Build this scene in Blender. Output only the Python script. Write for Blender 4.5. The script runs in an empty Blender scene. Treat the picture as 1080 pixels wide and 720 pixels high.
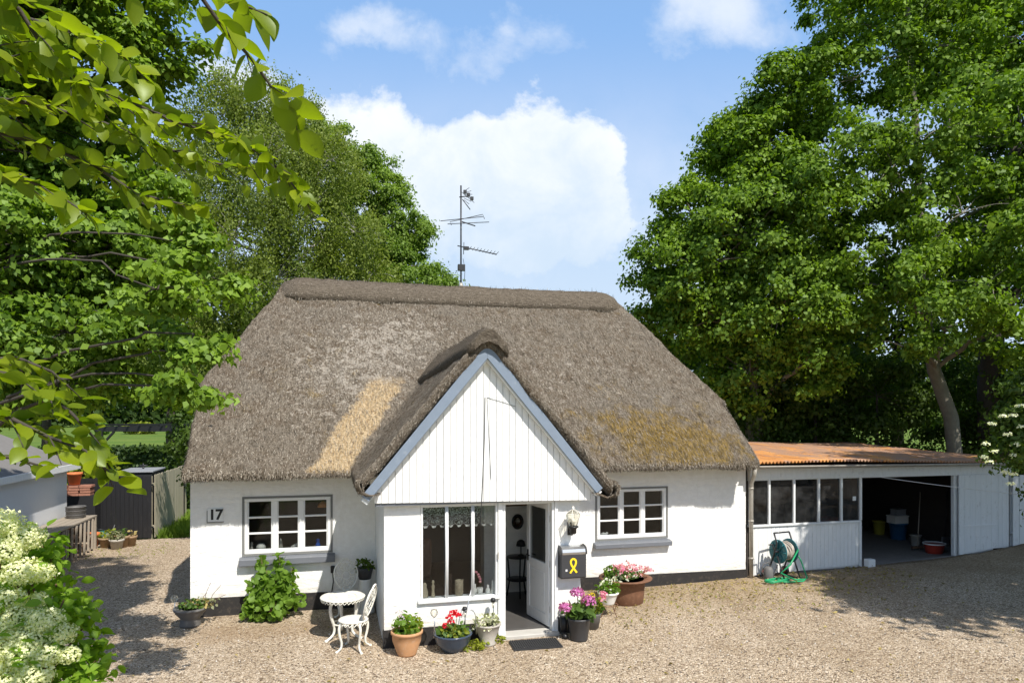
import bpy, math, random
import numpy as np
from mathutils import Vector, Matrix, noise as mnoise

SC = bpy.context.scene
COL = SC.collection
R = math.radians
PI = math.pi

# ------------------------------------------------------------------ camera, sky, sun, exposure
TH = math.atan(.26)                       # the house front is turned this far from the picture plane
CT, ST = math.cos(TH), math.sin(TH)
CAM = (2.30, -12.22, 3.35)
def site(X, D, z):                        # X to the right of the camera, D ahead of it -> world
    return (CAM[0] + CT*X + ST*D, CAM[1] - ST*X + CT*D, z)
def at(px, py, D):                        # a point of the photo (1080x720) at depth D -> world
    return site((px-540)/720*D, D, CAM[2] + (437-py)/720*D)

cd = bpy.data.cameras.new('camera'); co = bpy.data.objects.new('camera', cd); COL.objects.link(co)
co.location = CAM; co.rotation_euler = (R(90), 0, -TH)
cd.sensor_width = 36; cd.lens = 24; cd.shift_y = 77/1080; cd.clip_start = .05; cd.clip_end = 3000
SC.camera = co

SUN_EL, SUN_AZ = R(52), R(20)             # azimuth: from the -y axis towards +x
SUN = Vector((math.sin(SUN_AZ)*math.cos(SUN_EL), -math.cos(SUN_AZ)*math.cos(SUN_EL), math.sin(SUN_EL)))
sd = bpy.data.lights.new('sun', 'SUN'); so = bpy.data.objects.new('sun', sd); COL.objects.link(so)
sd.energy = 5.0; sd.angle = R(.53); sd.color = (1, .955, .88)
so.rotation_euler = SUN.to_track_quat('Z', 'Y').to_euler(); so.location = (10, -20, 40)

SC.view_settings.view_transform = 'Standard'; SC.view_settings.look = 'None'
SC.view_settings.exposure = .36; SC.view_settings.gamma = 1; SC.view_settings.use_curve_mapping = False

class NT:                                  # small node-tree writer
    def __init__(s, tree): s.t = tree; s.n = tree.nodes; s.l = tree.links
    def add(s, typ, **kw):
        n = s.n.new(typ)
        for k, v in kw.items(): setattr(n, k, v)
        return n
    def set(s, sock, v):
        if v is None: return
        if isinstance(v, bpy.types.NodeSocket): s.l.new(v, sock)
        else:
            try: sock.default_value = v
            except Exception: sock.default_value = (*v, 1)[:4]
    def math(s, op, a, b=None, c=None, clamp=False):
        n = s.add('ShaderNodeMath', operation=op); n.use_clamp = clamp
        s.set(n.inputs[0], a); s.set(n.inputs[1], b); s.set(n.inputs[2], c); return n.outputs[0]
    def vmath(s, op, a, b=None):
        n = s.add('ShaderNodeVectorMath', operation=op); s.set(n.inputs[0], a); s.set(n.inputs[1], b)
        return n.outputs[1] if op in ('DOT_PRODUCT', 'LENGTH', 'DISTANCE') else n.outputs[0]
    def noise(s, scale, detail=4, rough=.55, vec=None, dist=0, out=0):
        n = s.add('ShaderNodeTexNoise'); s.set(n.inputs['Vector'], vec)
        n.inputs['Scale'].default_value = scale; n.inputs['Detail'].default_value = detail
        n.inputs['Roughness'].default_value = rough; n.inputs['Distortion'].default_value = dist
        return n.outputs[out]
    def voro(s, scale, vec=None, feature='F1', out='Distance'):
        n = s.add('ShaderNodeTexVoronoi', feature=feature); s.set(n.inputs['Vector'], vec)
        n.inputs['Scale'].default_value = scale; return n.outputs[out]
    def ramp(s, fac, stops, mode='LINEAR'):
        n = s.add('ShaderNodeValToRGB'); s.set(n.inputs[0], fac); e = n.color_ramp.elements; n.color_ramp.interpolation = mode
        while len(e) < len(stops): e.new(.5)
        for el, (p, c) in zip(e, stops):
            el.position = p; el.color = (*c, 1) if not isinstance(c, (int, float)) else (c, c, c, 1)
        return n.outputs[0]
    def mix(s, fac, a, b, blend='MIX'):
        n = s.add('ShaderNodeMix', data_type='RGBA', blend_type=blend)
        s.set(n.inputs[0], fac); s.set(n.inputs[6], a); s.set(n.inputs[7], b); return n.outputs[2]
    def smooth(s, v, lo, hi):
        n = s.add('ShaderNodeMapRange', interpolation_type='SMOOTHSTEP'); s.set(n.inputs[0], v)
        n.inputs[1].default_value = lo; n.inputs[2].default_value = hi; return n.outputs[0]
    def bump(s, h, strength=.5, dist=.02, normal=None):
        n = s.add('ShaderNodeBump'); s.set(n.inputs['Height'], h); n.inputs['Strength'].default_value = strength
        n.inputs['Distance'].default_value = dist; s.set(n.inputs['Normal'], normal); return n.outputs[0]
    def mapping(s, vec, scale=(1, 1, 1), rot=(0, 0, 0), loc=(0, 0, 0)):
        n = s.add('ShaderNodeMapping'); s.set(n.inputs[0], vec); n.inputs[1].default_value = loc
        n.inputs[2].default_value = rot; n.inputs[3].default_value = scale; return n.outputs[0]
    def pos(s): return s.add('ShaderNodeNewGeometry').outputs['Position']
    def obj(s): return s.add('ShaderNodeTexCoord').outputs['Object']
    def island(s): return s.add('ShaderNodeNewGeometry').outputs['Random Per Island']

def make_sky():
    w = bpy.data.worlds.new('World'); SC.world = w; w.use_nodes = True
    t = NT(w.node_tree); t.n.clear()
    out = t.add('ShaderNodeOutputWorld')
    sky = t.add('ShaderNodeTexSky', sky_type='NISHITA'); sky.sun_disc = False
    sky.sun_elevation = SUN_EL; sky.sun_rotation = math.atan2(SUN.x, SUN.y); sky.air_density = 1.0; sky.dust_density = 1.0; sky.ozone_density = 1.0
    bg = t.add('ShaderNodeBackground'); t.l.new(sky.outputs[0], bg.inputs[0]); bg.inputs[1].default_value = .10
    # clouds: soft masses at fixed compass bearings and heights, broken up by noise
    d = t.add('ShaderNodeTexCoord').outputs['Generated']
    fx = t.vmath('DOT_PRODUCT', d, (CT, -ST, 0)); fy = t.vmath('DOT_PRODUCT', d, (ST, CT, 0))
    fz = t.add('ShaderNodeSeparateXYZ'); t.l.new(d, fz.inputs[0]); fz = fz.outputs[2]
    den = t.math('ADD', t.math('ABSOLUTE', fy), .08)
    U = t.math('DIVIDE', fx, den); V = t.math('DIVIDE', fz, den)
    uv = t.add('ShaderNodeCombineXYZ'); t.l.new(U, uv.inputs[0]); t.l.new(V, uv.inputs[1])
    wc = t.add('ShaderNodeSeparateColor'); t.l.new(t.noise(7, 10, .62, uv.outputs[0], .2, 1), wc.inputs[0])
    UW = t.math('ADD', U, t.math('MULTIPLY', t.math('SUBTRACT', wc.outputs[0], .5), .17)); VW = t.math('ADD', V, t.math('MULTIPLY', t.math('SUBTRACT', wc.outputs[1], .5), .17))
    def blob(px, py, rx, ry, amp=1):
        a = t.math('DIVIDE', t.math('SUBTRACT', UW, (px-540)/720), rx/720)
        b = t.math('DIVIDE', t.math('SUBTRACT', VW, (437-py)/720), ry/720)
        q = t.math('ADD', t.math('MULTIPLY', a, a), t.math('MULTIPLY', b, b))
        return t.math('MULTIPLY', t.math('EXPONENT', t.math('MULTIPLY', q, -1)), amp)
    def field(bs):
        m = blob(*bs[0])
        for b in bs[1:]:
            m = t.math('ADD', m, blob(*b))
        return t.math('MINIMUM', m, 1.15)
    n1 = t.noise(5.6, 12, .60, uv.outputs[0], .25); n2 = t.noise(2.0, 6, .6, uv.outputs[0], .2)
    big = field([(570, 158, 66, 50, .85), (500, 215, 130, 62, .9), (390, 190, 95, 62, .85), (625, 215, 40, 48, .85), (320, 130, 70, 40, .55), (560, 280, 150, 50, .6), (250, 95, 60, 36, .6)])
    mb = t.smooth(t.math('ADD', big, t.math('MULTIPLY', t.math('SUBTRACT', n1, .5), 1.45)), .38, .80)
    wisp = field([(408, 55, 52, 30, .62), (520, 85, 75, 30, .5), (728, 52, 80, 40, .52), (735, 12, 50, 24, .35), (660, 265, 60, 40, .45), (640, 120, 260, 160, .10)])
    mw = t.smooth(t.math('ADD', wisp, t.math('MULTIPLY', t.math('SUBTRACT', n1, .5), 1.6)), .25, .95)
    rest = t.math('MULTIPLY', t.smooth(n2, .58, .74), t.math('MULTIPLY', t.smooth(fy, .35, .1), .5))     # the sky to the sides and behind
    hazelow = t.math('ADD', t.math('MULTIPLY', t.smooth(V, .54, .12), .86), .03)
    mask = t.math('MAXIMUM', t.math('MAXIMUM', mb, t.math('MULTIPLY', mw, .72)), t.math('MAXIMUM', hazelow, rest))
    lump = t.noise(9, 7, .6, uv.outputs[0], .3)
    base = t.smooth(t.math('ADD', V, t.math('MULTIPLY', t.math('SUBTRACT', lump, .5), .55)), .14, .50)
    ccol = t.mix(base, (.57, .68, .80), (.86, .88, .90))
    cl = t.add('ShaderNodeBackground'); t.l.new(ccol, cl.inputs[0]); cl.inputs[1].default_value = .96
    mx = t.add('ShaderNodeMixShader'); t.l.new(t.math('MULTIPLY', mask, .93), mx.inputs[0])
    air = t.add('ShaderNodeBackground'); air.inputs[0].default_value = (.235, .455, .83, 1); ma = t.add('ShaderNodeMixShader'); t.l.new(t.math('MULTIPLY', t.smooth(fz, .78, .48), .74), ma.inputs[0])
    t.l.new(bg.outputs[0], ma.inputs[1]); t.l.new(air.outputs[0], ma.inputs[2])
    t.l.new(ma.outputs[0], mx.inputs[1]); t.l.new(cl.outputs[0], mx.inputs[2]); t.l.new(mx.outputs[0], out.inputs[0])
make_sky()

# ------------------------------------------------------------------ materials
def material(name):
    m = bpy.data.materials.new(name); m.use_nodes = True
    t = NT(m.node_tree); b = t.n['Principled BSDF']; return m, t, b
def plain(name, col, rough=.6, metal=0, var=.12, vscale=6, bump=.0, bscale=40, spec=.4, dirt=None):
    m, t, b = material(name); p = t.pos()
    n = t.noise(vscale, 5, .6, p)
    c = t.mix(t.math('MULTIPLY', n, 1), tuple(x*(1-var) for x in col)+(1,), tuple(min(1, x*(1+var)) for x in col)+(1,))
    if dirt:
        c = t.mix(t.math('MULTIPLY', t.smooth(t.noise(vscale*2.3, 7, .65, p), .5, .75), dirt[1]), c, dirt[0]+(1,))
    t.l.new(c, b.inputs['Base Color']); b.inputs['Roughness'].default_value = rough
    b.inputs['Metallic'].default_value = metal; b.inputs['Specular IOR Level'].default_value = spec
    if bump: t.l.new(t.bump(t.noise(bscale, 4, .6, p), bump, .01), b.inputs['Normal'])
    return m
M = {}
def mat_wall():
    m, t, b = material('limewashed_wall'); p = t.pos()
    big = t.noise(1.3, 5, .6, p); fine = t.noise(9, 6, .65, p)
    brick = t.noise(1, 3, .5, t.mapping(p, (5, 5, 14)))
    c = t.mix(t.smooth(fine, .35, .75), (.80, .79, .76, 1), (.86, .855, .83, 1))
    stain = t.math('MULTIPLY', t.smooth(t.noise(2.2, 8, .72, t.mapping(p, (1.6, 1.6, .4))), .53, .72), .42)
    c = t.mix(stain, c, (.60, .57, .50, 1))
    sep = t.add('ShaderNodeSeparateXYZ'); t.l.new(p, sep.inputs[0])
    low = t.math('MULTIPLY', t.smooth(t.math('ADD', sep.outputs[2], t.math('MULTIPLY', fine, .25)), .70, .30), .5)
    c = t.mix(low, c, (.62, .57, .48, 1))
    t.l.new(c, b.inputs['Base Color']); b.inputs['Roughness'].default_value = .85; b.inputs['Specular IOR Level'].default_value = .2
    h = t.math('ADD', t.math('MULTIPLY', brick, 1.0), t.math('MULTIPLY', fine, .5)); h = t.math('ADD', h, big)
    t.l.new(t.bump(h, .6, .03), b.inputs['Normal']); return m
M['wall'] = mat_wall()
def mat_paint(name, col, flake=.25, under=(.33, .28, .22), axis='z'):
    m, t, b = material(name); p = t.pos()
    sc = {'z': (9, 9, 1.2), 'x': (1.2, 9, 9), 'o': (6, 6, 6)}[axis]
    g = t.noise(2, 6, .65, t.mapping(p, sc)); f = t.noise(7, 7, .7, p)
    c = t.mix(t.smooth(g, .3, .7), tuple(x*.93 for x in col)+(1,), col+(1,))
    c = t.mix(t.math('MULTIPLY', t.smooth(t.math('ADD', t.math('MULTIPLY', g, .5), t.math('MULTIPLY', f, .6)), .60, .70), flake), c, under+(1,))
    t.l.new(c, b.inputs['Base Color']); b.inputs['Roughness'].default_value = .55; b.inputs['Specular IOR Level'].default_value = .35
    t.l.new(t.bump(g, .15, .005), b.inputs['Normal']); return m
M['white'] = mat_paint('white_paint', (.82, .82, .80), .18)
M['oldwhite'] = mat_paint('weathered_white_paint', (.74, .75, .74), .38, (.36, .34, .30))
M['bluegrey'] = mat_paint('blue_grey_paint', (.20, .245, .31), .25, (.36, .38, .40), 'o')
M['slate'] = mat_paint('grey_sill_paint', (.155, .165, .185), .3, (.3, .3, .3), 'x')
M['frame_edge'] = plain('dark_window_trim', (.20, .20, .19), .7)
M['tar'] = plain('tarred_plinth', (.024, .022, .021), .75, var=.4, dirt=((.12, .095, .07), .45), bump=.3)
M['black'] = plain('black_paint', (.016, .016, .017), .42)
M['blackwood'] = mat_paint('black_stained_wood', (.020, .020, .022), .3, (.06, .055, .05))
M['iron'] = plain('cast_iron_white', (.72, .70, .62), .55, var=.08, dirt=((.28, .22, .14), .55), vscale=14)
M['darkmetal'] = plain('dark_metal', (.05, .05, .052), .45, .6)
M['steel'] = plain('brushed_steel', (.50, .51, .52), .32, .9)
M['galv'] = plain('galvanised_pipe', (.42, .39, .34), .5, .3, var=.2, dirt=((.2, .16, .11), .5))
M['terracotta'] = plain('terracotta', (.50, .27, .13), .8, var=.15, dirt=((.55, .45, .36), .4), vscale=9)
M['terraorange'] = plain('orange_terracotta', (.58, .17, .055), .7)
M['terrabrown'] = plain('mossy_terracotta', (.30, .20, .115), .85, var=.25, dirt=((.16, .17, .08), .6))
M['blueglaze'] = plain('blue_grey_glaze', (.045, .065, .10), .22, var=.35, vscale=9)
M['concrete'] = plain('cast_stone', (.42, .39, .34), .9, var=.15, dirt=((.25, .22, .16), .5), bump=.3)
M['darkpot'] = plain('dark_plastic', (.045, .045, .048), .45)
M['greypot'] = plain('grey_plastic', (.13, .125, .12), .6)
M['cream'] = plain('cream_ceramic', (.78, .75, .68), .4)
M['rust'] = plain('rusted_iron', (.16, .075, .04), .8, var=.35, dirt=((.30, .16, .09), .6), bump=.4)
M['soil'] = plain('potting_soil', (.035, .025, .018), .95, bump=.6)
M['tile'] = plain('dark_floor_tile', (.085, .08, .075), .35, var=.25)
M['stonestep'] = plain('stone_step', (.46, .44, .40), .8, bump=.2)
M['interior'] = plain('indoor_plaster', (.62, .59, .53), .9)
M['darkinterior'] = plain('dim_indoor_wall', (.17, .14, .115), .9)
M['ceil'] = plain('boarding', (.22, .18, .13), .9)
M['oldwood'] = mat_paint('weathered_wood', (.33, .28, .22), .5, (.16, .13, .10))
M['greenwood'] = mat_paint('algae_grey_wood', (.40, .36, .27), .6, (.22, .24, .12))
M['brownwood'] = plain('brown_wood', (.14, .08, .045), .7, var=.3)
M['floorconc'] = plain('workshop_floor', (.24, .22, .20), .9, var=.2, dirt=((.1, .09, .08), .6))
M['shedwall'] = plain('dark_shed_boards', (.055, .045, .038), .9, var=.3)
M['teal'] = plain('teal_plastic', (.02, .13, .15), .4)
M['redplastic'] = plain('red_plastic', (.45, .05, .03), .4)
M['greenhose'] = plain('green_hose', (.02, .30, .12), .4)
M['greyhose'] = plain('beige_hose', (.45, .40, .34), .5)
M['yellow'] = plain('yellow_sticker', (.85, .62, .02), .5, var=.02)
M['whitepl'] = plain('white_plastic', (.78, .78, .76), .5, var=.03)
M['blueplastic'] = plain('blue_plastic', (.03, .12, .25), .4)
M['yellowpl'] = plain('dull_yellow_plastic', (.40, .36, .05), .5)
M['blueglass'] = plain('blue_glass', (.015, .10, .50), .12)
M['amber'] = plain('amber_glass', (.62, .26, .07), .3)
M['ceramic'] = plain('white_ceramic', (.78, .76, .71), .3)
M['tan'] = plain('tan_figure', (.42, .35, .24), .6)
M['lid'] = plain('grey_lid', (.26, .27, .29), .5)
M['ink'] = plain('number_ink', (.02, .02, .02), .6)
M['brick'] = plain('brick_stack', (.33, .15, .10), .85, var=.4, vscale=14)
M['wire'] = plain('light_cable', (.66, .65, .62), .6)
M['darkwire'] = plain('dark_cable', (.05, .05, .05), .6)
M['roofing'] = plain('grey_roofing', (.17, .16, .15), .85, var=.2)
M['rubber'] = plain('rubber_mat', (.035, .035, .036), .8, bump=.4)
M['bark'] = plain('tree_bark', (.21, .19, .15), .95, var=.35, vscale=7, bump=.8, bscale=22, dirt=((.26, .26, .20), .5))
M['darkbark'] = plain('dark_bark', (.06, .05, .04), .95, var=.3, bump=.6)
M['birchbark'] = plain('birch_bark', (.42, .40, .36), .9, var=.2, dirt=((.05, .045, .04), .7))
M['stem'] = plain('green_stem', (.09, .11, .035), .7)
M['outwall'] = plain('outbuilding_plaster', (.70, .71, .72), .9, var=.04)

def glass(name, tint=(.9, .92, .92), refl=.10, dust=0., dustcol=(.3, .3, .3)):
    m, t, b = material(name); t.n.remove(b); o = t.n['Material Output']
    tr = t.add('ShaderNodeBsdfTransparent'); tr.inputs[0].default_value = (*tint, 1)
    gl = t.add('ShaderNodeBsdfGlossy'); gl.inputs[1].default_value = .03
    fr = t.add('ShaderNodeFresnel'); fr.inputs[0].default_value = 1.5
    nz = t.bump(t.noise(2.2, 2, .5, t.pos()), .06, .02); t.l.new(nz, gl.inputs[2])
    mx = t.add('ShaderNodeMixShader'); t.l.new(t.math('ADD', t.math('MULTIPLY', fr.outputs[0], .65), refl*.5), mx.inputs[0])
    t.l.new(tr.outputs[0], mx.inputs[1]); t.l.new(gl.outputs[0], mx.inputs[2]); last = mx.outputs[0]
    if dust:
        df = t.add('ShaderNodeBsdfDiffuse'); df.inputs[0].default_value = (*dustcol, 1)
        m2 = t.add('ShaderNodeMixShader')
        t.l.new(t.math('MULTIPLY', t.smooth(t.noise(2.5, 7, .65, t.pos()), .3, .85), dust), m2.inputs[0])
        t.l.new(last, m2.inputs[1]); t.l.new(df.outputs[0], m2.inputs[2]); last = m2.outputs[0]
    t.l.new(last, o.inputs[0]); return m
M['glass'] = glass('window_glass', refl=.0)
M['dirtyglass'] = glass('dusty_glass', (.55, .55, .54), .0, .40, (.13, .13, .13))
M['clearglass'] = glass('lantern_glass', (.97, .96, .9), .12, .25, (.8, .75, .62))
def mat_lace():
    m, t, b = material('lace'); t.n.remove(b); o = t.n['Material Output']
    d = t.add('ShaderNodeBsdfDiffuse'); d.inputs[0].default_value = (.66, .68, .62, 1)
    tr = t.add('ShaderNodeBsdfTransparent'); mx = t.add('ShaderNodeMixShader')
    n = t.voro(60, t.pos()); t.l.new(t.smooth(n, .35, .55), mx.inputs[0]); t.l.new(d.outputs[0], mx.inputs[1]); t.l.new(tr.outputs[0], mx.inputs[2])
    t.l.new(mx.outputs[0], o.inputs[0]); return m
M['lace'] = mat_lace()

def mat_leaf(name, c1, c2, trans=.45, gloss=.022, rough=.55, patch=None):
    m, t, b = material(name); t.n.remove(b); o = t.n['Material Output']
    r = t.island(); col = t.mix(r, c1+(1,), c2+(1,))
    big = t.noise(.55, 3, .5, t.pos())
    col = t.mix(t.math('MULTIPLY', t.smooth(big, .35, .68), .40), col, tuple(min(1, x*y) for x, y in zip(c2, (1.30, 1.22, .85)))+(1,))
    if patch: col = t.mix(t.math('MULTIPLY', t.math('GREATER_THAN', r, .9), .8), col, patch+(1,))
    df = t.add('ShaderNodeBsdfDiffuse'); t.l.new(col, df.inputs[0])
    tl = t.add('ShaderNodeBsdfTranslucent'); t.l.new(t.mix(1, col, (1.45, 1.6, .5, 1), 'MULTIPLY'), tl.inputs[0])
    gl = t.add('ShaderNodeBsdfGlossy'); gl.inputs[1].default_value = rough; gl.inputs[0].default_value = (.80, .9, .75, 1)
    m1 = t.add('ShaderNodeMixShader'); m1.inputs[0].default_value = trans
    t.l.new(df.outputs[0], m1.inputs[1]); t.l.new(tl.outputs[0], m1.inputs[2])
    m2 = t.add('ShaderNodeMixShader'); m2.inputs[0].default_value = gloss
    t.l.new(m1.outputs[0], m2.inputs[1]); t.l.new(gl.outputs[0], m2.inputs[2]); t.l.new(m2.outputs[0], o.inputs[0]); return m
M['leaf_maple'] = mat_leaf('maple_leaf', (.066, .130, .013), (.185, .290, .026), .34)
M['leaf_dark'] = mat_leaf('shade_leaf', (.032, .062, .010), (.075, .125, .016), .4)
M['leaf_birch'] = mat_leaf('birch_leaf', (.115, .165, .030), (.200, .250, .048), .40)
M['leaf_ash'] = mat_leaf('ash_leaf', (.110, .190, .028), (.195, .290, .045), .42)
M['leaf_beech'] = mat_leaf('beech_leaf', (.075, .130, .008), (.240, .300, .014), .54, .025, .42)
M['leaf_vine'] = mat_leaf('vine_leaf', (.085, .165, .020), (.165, .275, .038), .45)
M['leaf_bush'] = mat_leaf('bush_leaf', (.12, .23, .018), (.21, .34, .032), .48)
M['leaf_pot'] = mat_leaf('pot_plant_leaf', (.055, .105, .022), (.10, .175, .04), .35)
M['leaf_grey'] = mat_leaf('grey_leaf', (.17, .19, .13), (.26, .27, .19), .3)
M['leaf_yellow'] = mat_leaf('yellow_green_leaf', (.16, .20, .02), (.26, .29, .03), .4)
M['leaf_hedge'] = mat_leaf('hedge_leaf', (.020, .045, .012), (.045, .080, .018), .3)
M['grass'] = mat_leaf('grass_blade', (.13, .22, .025), (.22, .32, .045), .4)
M['dryleaf'] = mat_leaf('dry_leaf', (.20, .15, .07), (.42, .35, .17), .25, 0)
def petal(name, a, b): return mat_leaf(name, a, b, .3, .02)
M['p_cream'] = petal('cream_petal', (.58, .58, .35), (.80, .80, .60))
M['p_white'] = petal('white_petal', (.72, .72, .64), (.82, .82, .76))
M['p_red'] = petal('red_petal', (.55, .012, .03), (.70, .02, .05))
M['p_pink'] = petal('pink_petal', (.60, .14, .28), (.82, .46, .56))
M['p_purple'] = petal('purple_pink_petal', (.34, .04, .30), (.60, .22, .55))
M['p_lilac'] = petal('lilac_petal', (.40, .33, .55), (.6, .52, .68))
M['p_yellow'] = petal('yellow_petal', (.75, .55, .05), (.8, .65, .12))

def mat_thatch():
    m, t, b = material('thatch'); p = t.pos()
    straw = t.noise(1, 6, .7, t.mapping(p, (30, 7, 7)))           # long in the fall line, fine across
    mid = t.noise(4.5, 6, .65, p); big = t.noise(.9, 5, .6, p); fine = t.noise(26, 4, .7, p)
    c = t.ramp(t.math('ADD', t.math('MULTIPLY', straw, .55), t.math('MULTIPLY', fine, .45)), [(.30, (.045, .036, .028)), (.44, (.165, .135, .102)), (.56, (.31, .265, .21)), (.70, (.52, .465, .39))])
    c = t.mix(t.math('MULTIPLY', t.smooth(mid, .42, .68), .6), c, (.125, .085, .052, 1))
    c = t.mix(t.math('MULTIPLY', t.smooth(big, .45, .7), .4), c, (.25, .225, .19, 1))
    sep = t.add('ShaderNodeSeparateXYZ'); t.l.new(p, sep.inputs[0]); X, Y, Z = sep.outputs
    def spot(x, y, rx, ry):
        a = t.math('DIVIDE', t.math('SUBTRACT', X, x), rx); bb = t.math('DIVIDE', t.math('SUBTRACT', Y, y), ry)
        return t.math('EXPONENT', t.math('MULTIPLY', t.math('ADD', t.math('MULTIPLY', a, a), t.math('MULTIPLY', bb, bb)), -1))
    # pale lichen crusts
    lm = t.math('ADD', t.math('ADD', spot(2.6, 1.1, 1.3, 1.1), t.math('MULTIPLY', spot(3.7, 2.0, 1.0, .6), .8)), t.math('MULTIPLY', spot(7.4, 1.2, 1.6, .8), .45))
    lv = t.math('ADD', t.noise(4.6, 6, .66, p, .35), t.math('MULTIPLY', t.noise(21, 5, .65, p), .62))
    lich = t.smooth(t.math('ADD', lv, t.math('MULTIPLY', lm, .19)), .975, 1.045)
    c = t.mix(t.math('MULTIPLY', lich, .75), c, t.mix(fine, (.40, .345, .285, 1), (.62, .56, .48, 1)))
    pit = t.smooth(t.noise(1, 5, .7, t.mapping(p, (17, 8, 8))), .47, .34)
    c = t.mix(t.math('MULTIPLY', pit, .6), c, (.045, .034, .024, 1))
    fleck = t.smooth(t.math('ADD', t.voro(13, t.vmath('ADD', p, t.vmath('MULTIPLY', t.noise(9, 4, .6, p, 0, 1), (.12, .12, .12))), 'F1'), t.math('MULTIPLY', lm, -.20)), .13, .07)
    c = t.mix(t.math('MULTIPLY', fleck, .55), c, (.60, .545, .465, 1))
    # ochre moss low on the right, a little on the left
    mm = t.math('ADD', t.math('ADD', spot(8.2, -.05, 1.7, .75), spot(9.2, -.40, .9, .45)), t.math('MULTIPLY', spot(2.2, .7, 1.3, 1.3), .22))
    mv = t.math('ADD', t.noise(3.4, 7, .68, t.mapping(p, (1, .7, .7)), .4), t.math('MULTIPLY', fine, .3))
    moss = t.smooth(t.math('ADD', mv, t.math('MULTIPLY', mm, .27)), .76, .98)
    c = t.mix(t.math('MULTIPLY', moss, .72), c, t.mix(t.smooth(straw, .35, .65), (.10, .065, .010, 1), (.36, .225, .030, 1)))
    # the strip of new straw beside the porch valley
    ax = t.math('SUBTRACT', X, t.math('ADD', 2.64, t.math('MULTIPLY', t.math('SUBTRACT', Y, 0), .70)))
    wv = t.math('MULTIPLY', t.math('SUBTRACT', t.noise(5, 7, .75, p), .5), .5)
    st = t.math('MULTIPLY', t.smooth(t.math('ABSOLUTE', t.math('ADD', ax, wv)), .38, .26), t.smooth(t.math('ADD', Y, wv), 1.05, .75))
    c = t.mix(t.math('MULTIPLY', st, .82), c, t.mix(t.smooth(t.math('ADD', t.math('MULTIPLY', straw, .5), t.math('MULTIPLY', fine, .5)), .38, .62), (.46, .31, .155, 1), (.84, .65, .40, 1)))
    t.l.new(c, b.inputs['Base Color']); b.inputs['Roughness'].default_value = .95; b.inputs['Specular IOR Level'].default_value = .08
    h = t.math('ADD', t.math('MULTIPLY', straw, 1.0), t.math('MULTIPLY', fine, .9)); h = t.math('ADD', h, t.math('MULTIPLY', mid, .8))
    t.l.new(t.bump(h, 1.0, .075), b.inputs['Normal']); return m
M['thatch'] = mat_thatch()
def mat_straw():
    m, t, b = material('straw_ends'); r = t.island()
    c = t.ramp(r, [(0, (.055, .044, .033)), (.45, (.18, .15, .115)), (.8, (.32, .275, .22)), (1, (.50, .455, .385))])
    t.l.new(c, b.inputs['Base Color']); b.inputs['Roughness'].default_value = .95; b.inputs['Specular IOR Level'].default_value = .05; return m
M['straw'] = mat_straw()
def mat_cap():
    m, t, b = material('ridge_thatch'); p = t.pos()
    s = t.noise(1, 6, .7, t.mapping(p, (10, 40, 40))); f = t.noise(30, 4, .7, p)
    c = t.ramp(t.math('ADD', t.math('MULTIPLY', s, .6), t.math('MULTIPLY', f, .4)), [(.3, (.045, .036, .027)), (.5, (.14, .115, .088)), (.7, (.27, .23, .185))])
    t.l.new(c, b.inputs['Base Color']); b.inputs['Roughness'].default_value = .95; b.inputs['Specular IOR Level'].default_value = .05
    t.l.new(t.bump(t.math('ADD', s, f), .9, .04), b.inputs['Normal']); return m
M['cap'] = mat_cap()
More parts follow.
